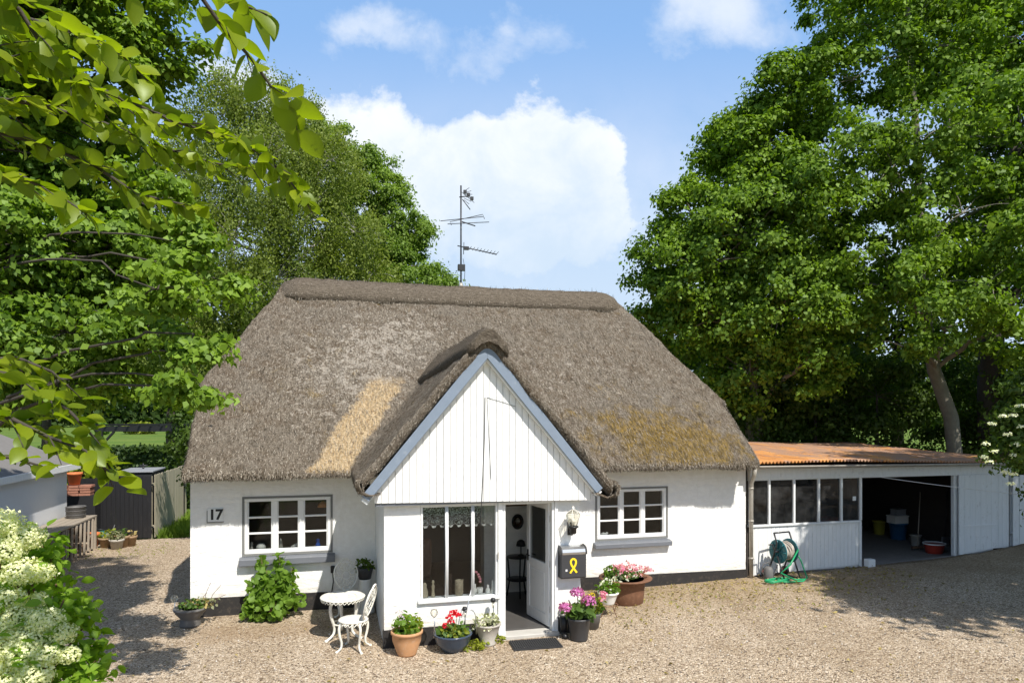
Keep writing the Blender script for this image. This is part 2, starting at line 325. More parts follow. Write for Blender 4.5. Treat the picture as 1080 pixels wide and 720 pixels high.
def mat_gravel():
    m, t, b = material('gravel'); p = t.pos()
    col1 = t.voro(74, p, out='Color'); d1 = t.voro(74, p); col2 = t.voro(40, p, out='Color'); d2 = t.voro(40, p)
    s1 = t.add('ShaderNodeSeparateColor'); t.l.new(col1, s1.inputs[0]); s2 = t.add('ShaderNodeSeparateColor'); t.l.new(col2, s2.inputs[0])
    st = [(0, (.09, .068, .05)), (.14, (.24, .185, .135)), (.36, (.42, .34, .255)), (.62, (.54, .45, .345)), (.84, (.66, .57, .46)), (1, (.80, .73, .64))]
    c1 = t.ramp(s1.outputs[0], st); c2 = t.ramp(s2.outputs[0], st)
    c = t.mix(t.math('GREATER_THAN', s2.outputs[1], .62), c1, c2)
    dirt = t.noise(.55, 6, .62, p, .5)
    c = t.mix(t.math('MULTIPLY', t.smooth(dirt, .46, .72), .35), c, (.30, .225, .15, 1))
    sep = t.add('ShaderNodeSeparateXYZ'); t.l.new(p, sep.inputs[0]); X, Y, Z = sep.outputs
    # earth and old leaves along the foot of the house on the right
    w = t.math('MULTIPLY', t.math('SUBTRACT', t.noise(1.4, 6, .65, p), .5), 2.2)
    near = t.math('MULTIPLY', t.smooth(t.math('ADD', Y, w), -2.6, -.5), t.smooth(X, 5.7, 7.2))
    c = t.mix(t.math('MULTIPLY', near, .55), c, t.mix(t.noise(14, 5, .7, p), (.17, .115, .06, 1), (.42, .33, .20, 1)))
    left = t.math('MULTIPLY', t.smooth(t.math('ADD', t.math('ABSOLUTE', t.math('ADD', Y, 1.0)), t.math('MULTIPLY', w, .4)), .7, .1), t.smooth(t.math('ABSOLUTE', t.math('SUBTRACT', X, 1.4)), 1.6, .6))
    c = t.mix(t.math('MULTIPLY', left, .45), c, t.mix(t.noise(11, 5, .7, p), (.16, .10, .055, 1), (.46, .33, .20, 1)))
    soil = t.smooth(t.math('ADD', X, t.math('MULTIPLY', w, 1.2)), 15.5, 19.5)
    c = t.mix(t.math('MULTIPLY', soil, .8), c, t.mix(t.noise(8, 5, .7, p), (.05, .038, .028, 1), (.15, .12, .085, 1)))
    c = t.mix(1, c, t.mix(t.smooth(t.noise(.8, 7, .65, t.mapping(p, (1, .45, 1)), .6), .38, .66), (.95, .885, .79, 1), (1.10, 1.05, .975, 1)), 'MULTIPLY')
    t.l.new(c, b.inputs['Base Color']); b.inputs['Roughness'].default_value = .9; b.inputs['Specular IOR Level'].default_value = .15
    h = t.math('ADD', t.math('SUBTRACT', 1, d1), t.math('MULTIPLY', t.math('SUBTRACT', 1, d2), 1.2))
    n = t.bump(t.noise(2.0, 4, .6, p), .3, .10)
    t.l.new(t.bump(h, .85, .022, n), b.inputs['Normal']); return m
M['gravel'] = mat_gravel()
def mat_lawn():
    m, t, b = material('lawn'); p = t.pos()
    n = t.noise(.15, 6, .6, p); f = t.noise(9, 5, .7, p)
    c = t.mix(t.smooth(n, .35, .65), (.085, .150, .022, 1), (.145, .195, .035, 1))
    c = t.mix(t.smooth(f, .4, .75), c, (.05, .095, .015, 1))
    t.l.new(c, b.inputs['Base Color']); b.inputs['Roughness'].default_value = .95; b.inputs['Specular IOR Level'].default_value = .1
    t.l.new(t.bump(f, .8, .05), b.inputs['Normal']); return m
M['lawn'] = mat_lawn()
def mat_rustroof():
    m, t, b = material('rusty_corrugated_iron'); p = t.pos()
    n = t.noise(1, 7, .65, t.mapping(p, (1.6, .5, 1))); f = t.noise(12, 5, .65, p); g = t.noise(1, 6, .7, t.mapping(p, (3.5, 1.2, 1)))
    c = t.ramp(n, [(.3, (.32, .125, .042)), (.5, (.60, .27, .078)), (.7, (.70, .37, .13))])
    c = t.mix(t.math('MULTIPLY', t.smooth(f, .45, .75), .45), c, (.22, .085, .04, 1))
    sep = t.add('ShaderNodeSeparateXYZ'); t.l.new(p, sep.inputs[0])
    gx = t.math('ADD', g, t.math('MULTIPLY', t.smooth(sep.outputs[0], 11.2, 12.6), .14))
    c = t.mix(t.math('MULTIPLY', t.smooth(gx, .56, .64), .75), c, (.33, .22, .17, 1))
    lit = t.math('GREATER_THAN', t.noise(1, 5, .7, t.mapping(p, (2.2, 7, 1))), .66)
    c = t.mix(t.math('MULTIPLY', lit, .85), c, (.07, .05, .035, 1))
    t.l.new(c, b.inputs['Base Color']); b.inputs['Roughness'].default_value = .75; b.inputs['Metallic'].default_value = .0; return m
M['rustroof'] = mat_rustroof()

# ------------------------------------------------------------------ mesh helpers
class MB:
    def __init__(s): s.v = []; s.f = []; s.mi = []; s.sm = []; s.cur = 0
    def add(s, V, F, smooth=False):
        o = len(s.v); s.v += [tuple(map(float, p)) for p in V]
        for f in F: s.f.append(tuple(o+i for i in f)); s.mi.append(s.cur); s.sm.append(smooth)
        return s
    def box(s, x0, x1, y0, y1, z0, z1, mtx=None):
        V = [(x, y, z) for z in (z0, z1) for y in (y0, y1) for x in (x0, x1)]
        if mtx is not None: V = [mtx @ Vector(p) for p in V]
        return s.add(V, [(0, 2, 3, 1), (4, 5, 7, 6), (0, 1, 5, 4), (1, 3, 7, 5), (3, 2, 6, 7), (2, 0, 4, 6)])
    def bar(s, a, b, w, h, up=(0, 0, 1)):                 # a board from a to b, w wide across, h thick along up
        a, b = Vector(a), Vector(b); d = (b-a).normalized(); u = Vector(up); x = d.cross(u).normalized(); u = x.cross(d)
        V = [p + x*sx*w/2 + u*sy*h/2 for p in (a, b) for sy in (-1, 1) for sx in (-1, 1)]
        return s.add(V, [(0, 1, 3, 2), (4, 6, 7, 5), (0, 4, 5, 1), (1, 5, 7, 3), (3, 7, 6, 2), (2, 6, 4, 0)])
    def tube(s, P, r, n=8, smooth=True, cap=True, flat=1):
        P = [Vector(p) for p in P]; k = len(P); r = [r]*k if isinstance(r, (int, float)) else list(r); V = []; F = []
        ref = None
        for i, p in enumerate(P):
            d = (P[min(i+1, k-1)] - P[max(i-1, 0)]).normalized()
            if ref is None: ref = d.orthogonal().normalized()
            x = (ref - d*ref.dot(d)); x = x.normalized() if x.length > 1e-6 else d.orthogonal().normalized(); ref = x; y = d.cross(x)
            for j in range(n):
                a = 2*PI*j/n; V.append(p + x*math.cos(a)*r[i] + y*math.sin(a)*r[i]*flat)
        for i in range(k-1):
            for j in range(n): F.append((i*n+j, i*n+(j+1) % n, (i+1)*n+(j+1) % n, (i+1)*n+j))
        if cap: F += [tuple(range(n-1, -1, -1)), tuple(range((k-1)*n, k*n))]
        return s.add(V, F, smooth)
    def lathe(s, prof, c=(0, 0, 0), n=24, smooth=True, mtx=None, sx=1, sy=1):
        V = []; F = []; k = len(prof)
        for r, z in prof:
            for j in range(n):
                a = 2*PI*j/n; p = Vector((c[0]+r*math.cos(a)*sx, c[1]+r*math.sin(a)*sy, c[2]+z))
                V.append(mtx @ p if mtx is not None else p)
        for i in range(k-1):
            for j in range(n): F.append((i*n+j, i*n+(j+1) % n, (i+1)*n+(j+1) % n, (i+1)*n+j))
        if prof[0][0] > 1e-5: F.append(tuple(range(n-1, -1, -1)))
        if prof[-1][0] > 1e-5: F.append(tuple(range((k-1)*n, k*n)))
        return s.add(V, F, smooth)
    def prism(s, poly, y0, y1, plane='xz'):               # outline in a plane, given a thickness across it
        n = len(poly)
        def mk(a, b, t): return {'xz': (a, t, b), 'yz': (t, a, b), 'xy': (a, b, t)}[plane]
        V = [mk(a, b, y0) for a, b in poly] + [mk(a, b, y1) for a, b in poly]
        return s.add(V, [tuple(range(n)), tuple(range(2*n-1, n-1, -1))] + [(i, i+n, (i+1) % n+n, (i+1) % n) for i in range(n)])
    def grid(s, fn, nu, nv, smooth=True, closed=False):
        V = [fn(i, j) for i in range(nu) for j in range(nv)]
        F = [(i*nv+j, (i+1)*nv+j, (i+1)*nv+j+1, i*nv+j+1) for i in range(nu-1) for j in range(nv-1)]
        return s.add(V, F, smooth)
    def build(s, name, mats, parent=None, bevel=0, seg=1):
        me = bpy.data.meshes.new(name); me.from_pydata(s.v, [], s.f)
        for m in (mats if isinstance(mats, (list, tuple)) else [mats]): me.materials.append(m)
        me.polygons.foreach_set('material_index', s.mi); me.polygons.foreach_set('use_smooth', s.sm)
        import bmesh
        bm = bmesh.new(); bm.from_mesh(me); bmesh.ops.recalc_face_normals(bm, faces=bm.faces); bm.to_mesh(me); bm.free()
        o = bpy.data.objects.new(name, me); COL.objects.link(o)
        if parent is not None: o.parent = parent
        if bevel:
            b = o.modifiers.new('bevel', 'BEVEL'); b.width = bevel; b.segments = seg; b.limit_method = 'ANGLE'; b.angle_limit = R(40); b.use_clamp_overlap = True
        return o
def mesh_np(name, V, F, mats, parent=None, mi=None, smooth=False):
    V = np.asarray(V, 'f4'); F = np.asarray(F, 'i4'); k = F.shape[1]
    me = bpy.data.meshes.new(name); me.vertices.add(len(V)); me.vertices.foreach_set('co', V.ravel())
    me.loops.add(F.size); me.loops.foreach_set('vertex_index', F.ravel())
    me.polygons.add(len(F)); me.polygons.foreach_set('loop_start', np.arange(0, F.size, k, dtype='i4'))
    for m in (mats if isinstance(mats, (list, tuple)) else [mats]): me.materials.append(m)
    if mi is not None: me.polygons.foreach_set('material_index', np.asarray(mi, 'i4'))
    if smooth: me.polygons.foreach_set('use_smooth', np.ones(len(F), bool))
    me.update(calc_edges=True); me.validate()
    o = bpy.data.objects.new(name, me); COL.objects.link(o)
    if parent is not None: o.parent = parent
    return o
def tag(o, label=None, cat=None, group=None, kind=None):
    if label: o['label'] = label
    if cat: o['category'] = cat
    if group: o['group'] = group
    if kind: o['kind'] = kind
    return o
def thing(name, label, cat, loc=(0, 0, 0), rz=0, group=None):
    o = bpy.data.objects.new(name, None); COL.objects.link(o); o.location = loc; o.rotation_euler = (0, 0, rz)
    o.empty_display_size = .1
    return tag(o, label, cat, group)
def dup(root, loc, rz, label, group=None):
    def cp(o, parent):
        c = o.copy(); COL.objects.link(c)
        if parent is not None: c.parent = parent
        for ch in o.children: cp(ch, c)
        return c
    r = cp(root, None); r.location = loc; r.rotation_euler = (0, 0, rz); r['label'] = label
    if group: r['group'] = group
    return r
def gz(x, y=0):                                            # the yard rises gently towards the garage
    return float(np.interp(x, [8, 10.4, 13.1, 15.7, 17, 18.5, 22, 26], [0, .05, .13, .22, .35, .48, .55, .55]))
def wall_openings(mb, x0, x1, z0, z1, holes, y0, y1, plane='x', base=0):
    """a wall along x (or y) of real thickness with rectangular openings and their reveals"""
    xs = sorted({x0, x1, *[h[0] for h in holes], *[h[1] for h in holes]}); zs = sorted({z0, z1, *[h[2] for h in holes], *[h[3] for h in holes]})
    def solid(i, j):
        if i < 0 or j < 0 or i >= len(xs)-1 or j >= len(zs)-1: return False
        cx, cz = (xs[i]+xs[i+1])/2, (zs[j]+zs[j+1])/2
        return not any(h[0] < cx < h[1] and h[2] < cz < h[3] for h in holes)
    def P(x, y, z): return (x, y, z) if plane == 'x' else (y, x, z)
    for i in range(len(xs)-1):
        for j in range(len(zs)-1):
            if not solid(i, j): continue
            a, b, c, d = xs[i], xs[i+1], zs[j], zs[j+1]
            for y in (y0, y1): mb.add([P(a, y, c), P(b, y, c), P(b, y, d), P(a, y, d)], [(0, 1, 2, 3)])
            if not solid(i-1, j): mb.add([P(a, y0, c), P(a, y1, c), P(a, y1, d), P(a, y0, d)], [(0, 1, 2, 3)])
            if not solid(i+1, j): mb.add([P(b, y0, c), P(b, y1, c), P(b, y1, d), P(b, y0, d)], [(0, 1, 2, 3)])
            if not solid(i, j-1): mb.add([P(a, y0, c), P(a, y1, c), P(b, y1, c), P(b, y0, c)], [(0, 1, 2, 3)])
            if not solid(i, j+1): mb.add([P(a, y0, d), P(a, y1, d), P(b, y1, d), P(b, y0, d)], [(0, 1, 2, 3)])
rng = np.random.default_rng(7); random.seed(7)
def fbm(x, y, z, o=3):
    s = 0; a = 1
    for k in range(o): s += a*mnoise.noise((x, y, z)); x *= 2.1; y *= 2.1; z *= 2.1; a *= .5
    return s

# ------------------------------------------------------------------ ground
def ground_sheets():
    mb = MB(); mb.grid(lambda i, j: ((-900, -300, -100, -40, -16, -8, 0, 8, 10.4, 13.1, 15.7, 17, 18.5, 22, 26, 60, 150, 400, 900)[i],
                                     (-300, -60, -15, 0, 10, 30, 80, 200, 1500)[j],
                                     gz((-900, -300, -100, -40, -16, -8, 0, 8, 10.4, 13.1, 15.7, 17, 18.5, 22, 26, 60, 150, 400, 900)[i]) *.3 - .06), 19, 9)
    tag(mb.build('lawn', M['lawn']), kind='structure')
    mb = MB(); nx, ny = 190, 130
    def f(i, j):
        x = -9 + 37*i/(nx-1); y = -15 + 23.2*j/(ny-1)
        edge = 8.15 + .25*mnoise.noise((x*1.3, 0, 3)) if j == ny-1 else y
        z = gz(x) + .018*fbm(x*.5, y*.5, 0) + .006*mnoise.noise((x*3, y*3, 1))
        if x > 15.5: z += .03*fbm(x*1.2, y*1.2, 4)
        if j == ny-1: z -= .05
        if 10.6 < x < 17.5 and .1 < y < 4.9: z -= .3
        return (x, edge, z)
    mb.grid(f, nx, ny); tag(mb.build('gravel_yard', M['gravel']), kind='structure')
    # loose stones, the largest of the gravel
    n = 5200
    d = rng.uniform(.0, 1, n)**.6
    x = rng.uniform(-3.5, 13, n); y = rng.uniform(-8.5, -.1, n)
    keep = ~((x > 2.9) & (x < 6.05) & (y > -2.35)); x, y = x[keep], y[keep]; n = len(x)
    s = rng.uniform(.007, .016, n); base = np.array([(1, 0, 0), (0, 1, 0), (-1, 0, 0), (0, -1, 0), (0, 0, 1.), (0, 0, -.6)])
    V = base[None]*s[:, None, None]*rng.uniform(.6, 1.2, (n, 1, 3)) + np.stack([x, y, [gz(a)+.012 for a in x]], 1)[:, None]
    F = np.array([(0, 1, 4), (1, 2, 4), (2, 3, 4), (3, 0, 4), (1, 0, 5), (2, 1, 5), (3, 2, 5), (0, 3, 5)])
    F = (F[None] + (np.arange(n)*6)[:, None, None]).reshape(-1, 3)
    m, t, b = material('loose_stone')
    t.l.new(t.ramp(t.island(), [(0, (.10, .08, .065)), (.4, (.33, .27, .21)), (.8, (.52, .46, .38)), (1, (.72, .68, .62))]), b.inputs['Base Color']); b.inputs['Roughness'].default_value = .85
    tag(mesh_np('loose_stones', V.reshape(-1, 3), F, m), 'loose pebbles scattered over the gravel yard', 'gravel', kind='stuff')
ground_sheets()

# ------------------------------------------------------------------ the thatched cottage
HW, HD = 10.38, 6.6
house = thing('thatched_cottage', 'white thatched cottage with a boarded gable porch, number 17', 'house')
def smin(a, b, k): h = max(k-abs(a-b), 0)/k; return min(a, b) - h*h*k*.25
def smax(a, b, k): return -smin(-a, -b, k)
WL = (.80, 2.27, .97, 1.97); WR = (7.12, 8.64, .93, 1.945)
def house_walls():
    mb = MB()
    wall_openings(mb, 0, HW, -.1, 2.62, [WL, WR, (3.62, 4.95, .02, 2.02)], 0, .3)
    wall_openings(mb, 0, HW, -.1, 2.62, [], HD-.3, HD)
    for x0, x1 in ((0, .3), (HW-.3, HW)):
        mb.prism([(.3, -.1), (HD-.3, -.1), (HD-.3, 2.62), (HD-1.3, 3.35), (1.3, 3.35), (.3, 2.62)], x0, x1, 'yz')
    mb.build('wall', M['wall'], house)
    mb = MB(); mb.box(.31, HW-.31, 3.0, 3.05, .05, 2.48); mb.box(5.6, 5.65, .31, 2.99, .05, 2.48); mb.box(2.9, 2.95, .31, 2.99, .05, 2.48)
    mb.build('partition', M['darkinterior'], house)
    mb = MB(); mb.box(.31, HW-.31, .31, HD-.31, 2.49, 2.55); mb.build('ceiling', M['ceil'], house)
    mb = MB(); mb.box(.31, HW-.31, .31, HD-.31, -.02, .04); mb.build('floor', M['brownwood'], house)
    mb = MB()
    mb.prism([(-.012, -.1), (2.971, -.1), (2.971, .285), (-.012, .315)], -.022, .1); mb.build('plinth', M['tar'], house); mb = MB()
    mb.prism([(5.995, -.1), (HW+.012, -.1), (HW+.012, .215), (5.995, .265)], -.022, .1)
    mb.build('plinth', M['tar'], house)
house_walls()

def window(x0, x1, z0, z1, sz0, sz1):
    mb = MB(); e = .035
    for a, b, c, d in ((x0, x1, z1-e, z1), (x0, x1, z0, z0+e), (x0, x0+e, z0+e, z1-e), (x1-e, x1, z0+e, z1-e)):
        mb.box(a+.001, b-.001, -.014, .12, c+.001, d-.001)
    w = mb.build('window', M['frame_edge'], house)
    mb = MB(); a, b, c, d = x0+e, x1-e, z0+e, z1-e; fw = .052
    for p in ((a, b, d-fw, d), (a, b, c, c+fw+.02), (a, a+fw, c+fw+.02, d-fw), (b-fw, b, c+fw+.02, d-fw)): mb.box(p[0], p[1], -.004, .07, p[2], p[3])
    iw = (b-a-2*fw)/3; i0, i1 = c+fw+.02, d-fw
    for k in (1, 2): mb.box(a+fw+iw*k-.042, a+fw+iw*k+.042, 0, .066, i0, i1)
    for k in range(3):
        l = a+fw+iw*k+(.042 if k else 0); r = a+fw+iw*(k+1)-(.042 if k < 2 else 0)
        for m in (1, 2):
            z = i0+(i1-i0)*m/3; mb.box(l, r, .012, .05, z-.016, z+.016)
        for q in ((l, l+.018, i0, i1), (r-.018, r, i0, i1)): mb.box(q[0], q[1], .01, .056, q[2], q[3])
    mb.build('frame', M['white'], w, .006)
    mb = MB(); mb.box(a+fw-.01, b-fw+.01, .028, .034, i0-.01, i1+.01); mb.build('pane', M['glass'], w)
    mb = MB(); mb.prism([(-.125, sz0), (.0, sz0), (.02, sz1+.012), (-.125, sz1-.02)], x0-.04, x1+.04, 'yz'); mb.build('sill', M['slate'], w, .008)
    mb = MB(); mb.box(x0, x1, .13, .36, z0-.045, z0-.001); mb.build('inner_sill', M['ceramic'], w)
    return w
window(*WL, .825, .955); window(*WR, .80, .905)

# number plate
def text_mesh(name, txt, size, mtx, m, parent, ext=.004, font_scale=(1, 1)):
    cu = bpy.data.curves.new(name, 'FONT'); cu.body = txt; cu.size = size; cu.extrude = ext; cu.align_x = 'CENTER'; cu.align_y = 'CENTER'
    cu.space_character = .92; cu.offset = .0075
    ob = bpy.data.objects.new(name, cu); COL.objects.link(ob)
    dg = bpy.context.evaluated_depsgraph_get(); me = bpy.data.meshes.new_from_object(ob.evaluated_get(dg))
    bpy.data.objects.remove(ob); me.materials.clear(); me.materials.append(m); me.transform(mtx)
    o = bpy.data.objects.new(name, me); COL.objects.link(o); o.parent = parent; return o
def number():
    mb = MB(); mb.box(.265, .505, -.022, -.0005, 1.575, 1.795); mb.build('number_plate', M['white'], house, .004)
    pl = [c for c in house.children if c.name.startswith('number_plate')][0]
    mb = MB(); mb.box(.255, .515, -.03, -.0006, 1.555, 1.574); mb.box(.255, .264, -.026, -.0006, 1.574, 1.76); mb.build('plate_rim', M['frame_edge'], pl)
    mt = Matrix.Translation((.392, -.0235, 1.685)) @ Matrix.Rotation(R(90), 4, 'X')
    text_mesh('digits', '17', .235, mt, M['ink'], pl, .004)
    for x, z in ((.30, 1.655),):
        pass
number()

# main thatch
def z_main(x, y):
    zf = 2.50 + .975*(y+.58); zb = 2.50 + .975*(HD+.58-y)
    z = smin(zf, zb, .5)
    zl = 3.86 + (x+.03)*1.80; zr = 3.62 + (10.27-x)*1.82
    z = smin(z, zl, .07); z = smin(z, zr, .07); return z
def fuzz(P, D, Nn, L, W, lift, seed):
    """thin straw ends: P points, D downhill, Nn normals"""
    g = np.random.default_rng(seed); n = len(P)
    D = D + g.normal(0, .15, (n, 3)); D /= np.linalg.norm(D, axis=1, keepdims=True)
    S = np.cross(D, Nn); S /= np.linalg.norm(S, axis=1, keepdims=True)+1e-9
    l = g.uniform(L[0], L[1], (n, 1)); w = g.uniform(W[0], W[1], (n, 1)); h = g.uniform(lift[0], lift[1], (n, 1))
    a = P - Nn*.004; tip = P + D*l + Nn*h
    V = np.stack([a - S*w, a + S*w, tip + S*w*.5, tip - S*w*.5], 1).reshape(-1, 3)
    F = (np.arange(n)*4)[:, None] + np.arange(4); return V, F
def main_roof():
    prof = [(.12, 2.60), (-.25, 2.42), (-.45, 2.335), (-.54, 2.325), (-.59, 2.35), (-.612, 2.39), (-.61, 2.44), (-.597, 2.475)]
    nlip = len(prof)
    ys = list(np.linspace(-.58, 3.3, 110)) ; ys += list(np.linspace(3.38, HD+.57, 46))
    back = [(HD-y, z) for y, z in reversed(prof)]
    xs = [.03] + list(np.linspace(.05, 10.22, 300)) + [10.24]
    cols = []
    for x in xs:
        c = []
        for y, z in prof: c.append((x, y, z))
        for y in ys: c.append((x, y, z_main(x, y)))
        for y, z in back: c.append((x, y, z))
        cols.append(c)
    n = len(cols[0])
    A = np.array(cols)
    # thickness at the verges: an outer rim, then the underside edge
    def rim(col, dx, dz):
        c = col.copy(); c[:, 0] += dx; c[nlip:-nlip, 2] = np.maximum(c[nlip:-nlip, 2] + dz, 2.36); return c
    left = [rim(A[0], .30, -.42), rim(A[0], .03, -.40), rim(A[0], -.035, -.26), rim(A[0], -.03, -.10)]
    right = [rim(A[-1], .03, -.10), rim(A[-1], .035, -.26), rim(A[-1], -.03, -.40), rim(A[-1], -.30, -.42)]
    A = np.concatenate([np.array(left), A, np.array(right)])
    nu, nv = A.shape[:2]
    T = np.gradient(A, axis=1); S = np.gradient(A, axis=0); N = np.cross(S, T); N /= np.linalg.norm(N, axis=2, keepdims=True)+1e-9
    if N[nu//2, nv//3, 2] < 0: N = -N
    B = A.copy()
    for i in range(nu):
        for j in range(nv):
            x, y, z = A[i, j]
            d = .035*fbm(x*.7, y*.7, z*.7, 2) + .022*fbm(x*3.2, y*2.2, z*2.2+9, 3) + .014*mnoise.noise((x*11, y*6, z*6))
            if j < nlip or j >= nv-nlip: d *= .8; 
            if j in (0, nv-1): d = 0
            B[i, j] += N[i, j]*d
    V = B.reshape(-1, 3); I = np.arange(nu*nv).reshape(nu, nv)
    F = np.stack([I[:-1, :-1], I[1:, :-1], I[1:, 1:], I[:-1, 1:]], -1).reshape(-1, 4); mi = np.zeros(len(F), int); sm = np.ones(len(F), bool)
    # straw
    def sample(i0, i1, j0, j1, k, seed):
        g = np.random.default_rng(seed); i = g.integers(i0, i1, k); j = g.integers(j0, j1, k); u = g.random((k, 1)); v = g.random((k, 1))
        P = B[i, j]*(1-u)*(1-v) + B[i+1, j]*u*(1-v) + B[i, j+1]*(1-u)*v + B[i+1, j+1]*u*v; n_ = N[i, j]
        D = -T[i, j]/(np.linalg.norm(T[i, j], axis=1, keepdims=True)+1e-9)
        D = np.where((n_[:, :1]*0 + D[:, 2:3]) > 0, -D, D)
        g2 = np.array([0, 0, -1.0]) - n_*(-n_[:, 2:3]); g2 /= np.linalg.norm(g2, axis=1, keepdims=True)+1e-6
        return P, g2, n_
    parts = []
    P, D, Nn = sample(3, nu-4, nlip-1, nlip+110, 70000, 1); parts.append(fuzz(P, D, Nn, (.03, .11), (.0016, .004), (.0, .020), 2))
    P, D, Nn = sample(3, nu-4, 2, nlip-1, 16000, 3); D = np.tile([0, -.25, -1.], (len(P), 1)); parts.append(fuzz(P, D, Nn, (.02, .055), (.002, .004), (-.01, .015), 4))
    for a, b in ((1, 5), (nu-6, nu-2)):
        P, D, Nn = sample(a, b, nlip, nlip+110, 5000, 5+a); parts.append(fuzz(P, D, Nn, (.03, .09), (.002, .004), (0, .02), 6+a))
    return V, F, parts, (B, N, nlip)
def assemble(name, V, F, parts, base_mat):
    off = len(V); VV = [V]; FF = [F]; mi = [np.zeros(len(F), int)]
    for v, f in parts:
        VV.append(v); FF.append(f+off); mi.append(np.ones(len(f), int)); off += len(v)
    o = mesh_np(name, np.concatenate(VV), np.concatenate(FF), [base_mat, M['straw']], house, np.concatenate(mi))
    sm = np.concatenate([np.ones(len(F), bool), np.zeros(sum(len(f) for _, f in parts), bool)]); o.data.polygons.foreach_set('use_smooth', sm); return o
V, F, parts, _ = main_roof(); thatch = assemble('roof', V, F, parts, M['thatch'])

def strip_surface(name, rows, mat, parent, seed, amp=.03, nfuzz=0, down=None, fm='straw', closed=True):
    """rows of cross-sections swept into a thatch roll, roughened, with straw ends"""
    A = np.array(rows, float); nu, nv = A.shape[:2]; ctr = A.mean(axis=1, keepdims=True)
    B = A.copy()
    Nn = A-ctr; Nn /= np.linalg.norm(Nn, axis=2, keepdims=True)+1e-9
    for i in range(nu):
        for j in range(nv):
            x, y, z = A[i, j]; B[i, j] += Nn[i, j]*(amp*fbm(x*1.6, y*1.6, z*1.6+seed, 2) + amp*.55*fbm(x*7, y*7, z*7, 2))
    V = B.reshape(-1, 3); I = np.arange(nu*nv).reshape(nu, nv); I2 = np.concatenate([I, I[:, :1]], 1)
    F = np.stack([I2[:-1, :-1], I2[1:, :-1], I2[1:, 1:], I2[:-1, 1:]], -1).reshape(-1, 4)
    capV = [B[0].mean(0), B[-1].mean(0)]; V = np.concatenate([V, capV]); o = nu*nv
    ends = []
    for j in range(nv):
        ends.append((o, I[0, j], I[0, (j+1) % nv], I[0, (j+1) % nv])); ends.append((o+1, I[-1, (j+1) % nv], I[-1, j], I[-1, j]))
    g = np.random.default_rng(seed); parts = []
    if nfuzz:
        i = g.integers(0, nu-1, nfuzz); j = g.integers(0, nv, nfuzz); u = g.random((nfuzz, 1))
        P = B[i, j]*(1-u) + B[i+1, j]*u; n_ = Nn[i, j]
        d = np.array([0, 0, -1.]) + n_*n_[:, 2:3]; d += g.normal(0, .25, d.shape); d /= np.linalg.norm(d, axis=1, keepdims=True)+1e-6
        parts.append(fuzz(P, d, n_, (.03, .09), (.0016, .004), (0, .015), seed+1))
    # triangles of the ends as an extra mesh strip
    off = len(V); FF = [F]; VV = [V]; mi = [np.zeros(len(F), int)]
    for v, f in parts: VV.append(v); FF.append(f+off); mi.append(np.ones(len(f), int)); off += len(v)
    ob = mesh_np(name, np.concatenate(VV), np.concatenate(FF), [mat, M['straw']], parent, np.concatenate(mi))
    import bmesh
    bm = bmesh.new(); bm.from_mesh(ob.data); bm.verts.ensure_lookup_table()
    for e in ends:
        try: bm.faces.new([bm.verts[k] for k in e[:3]])
        except ValueError: pass
    bm.to_mesh(ob.data); bm.free(); return ob
def ridge_cap():
    sec = [(-.46, -.42), (-.54, -.36), (-.53, -.24), (-.36, -.02), (-.18, .11), (0, .16), (.18, .11), (.36, -.02), (.53, -.24), (.54, -.36), (.46, -.42), (.25, -.38), (0, -.3), (-.25, -.38)]
    rows = []
    for x in np.linspace(1.18, 8.92, 130):
        e = min(x-1.18, 8.92-x); k = min(1, .55+.45*math.sqrt(min(1, e/.35))); zc = 6.17 - .10*(1-min(1, e/.5))**2 - .03*math.sin((x-1.2)/7.7*PI)
        rows.append([(x, 3.3+a*k, zc+b*k) for a, b in sec])
    strip_surface('ridge_cap', rows, M['cap'], thatch, 11, .022, 9000)
ridge_cap()

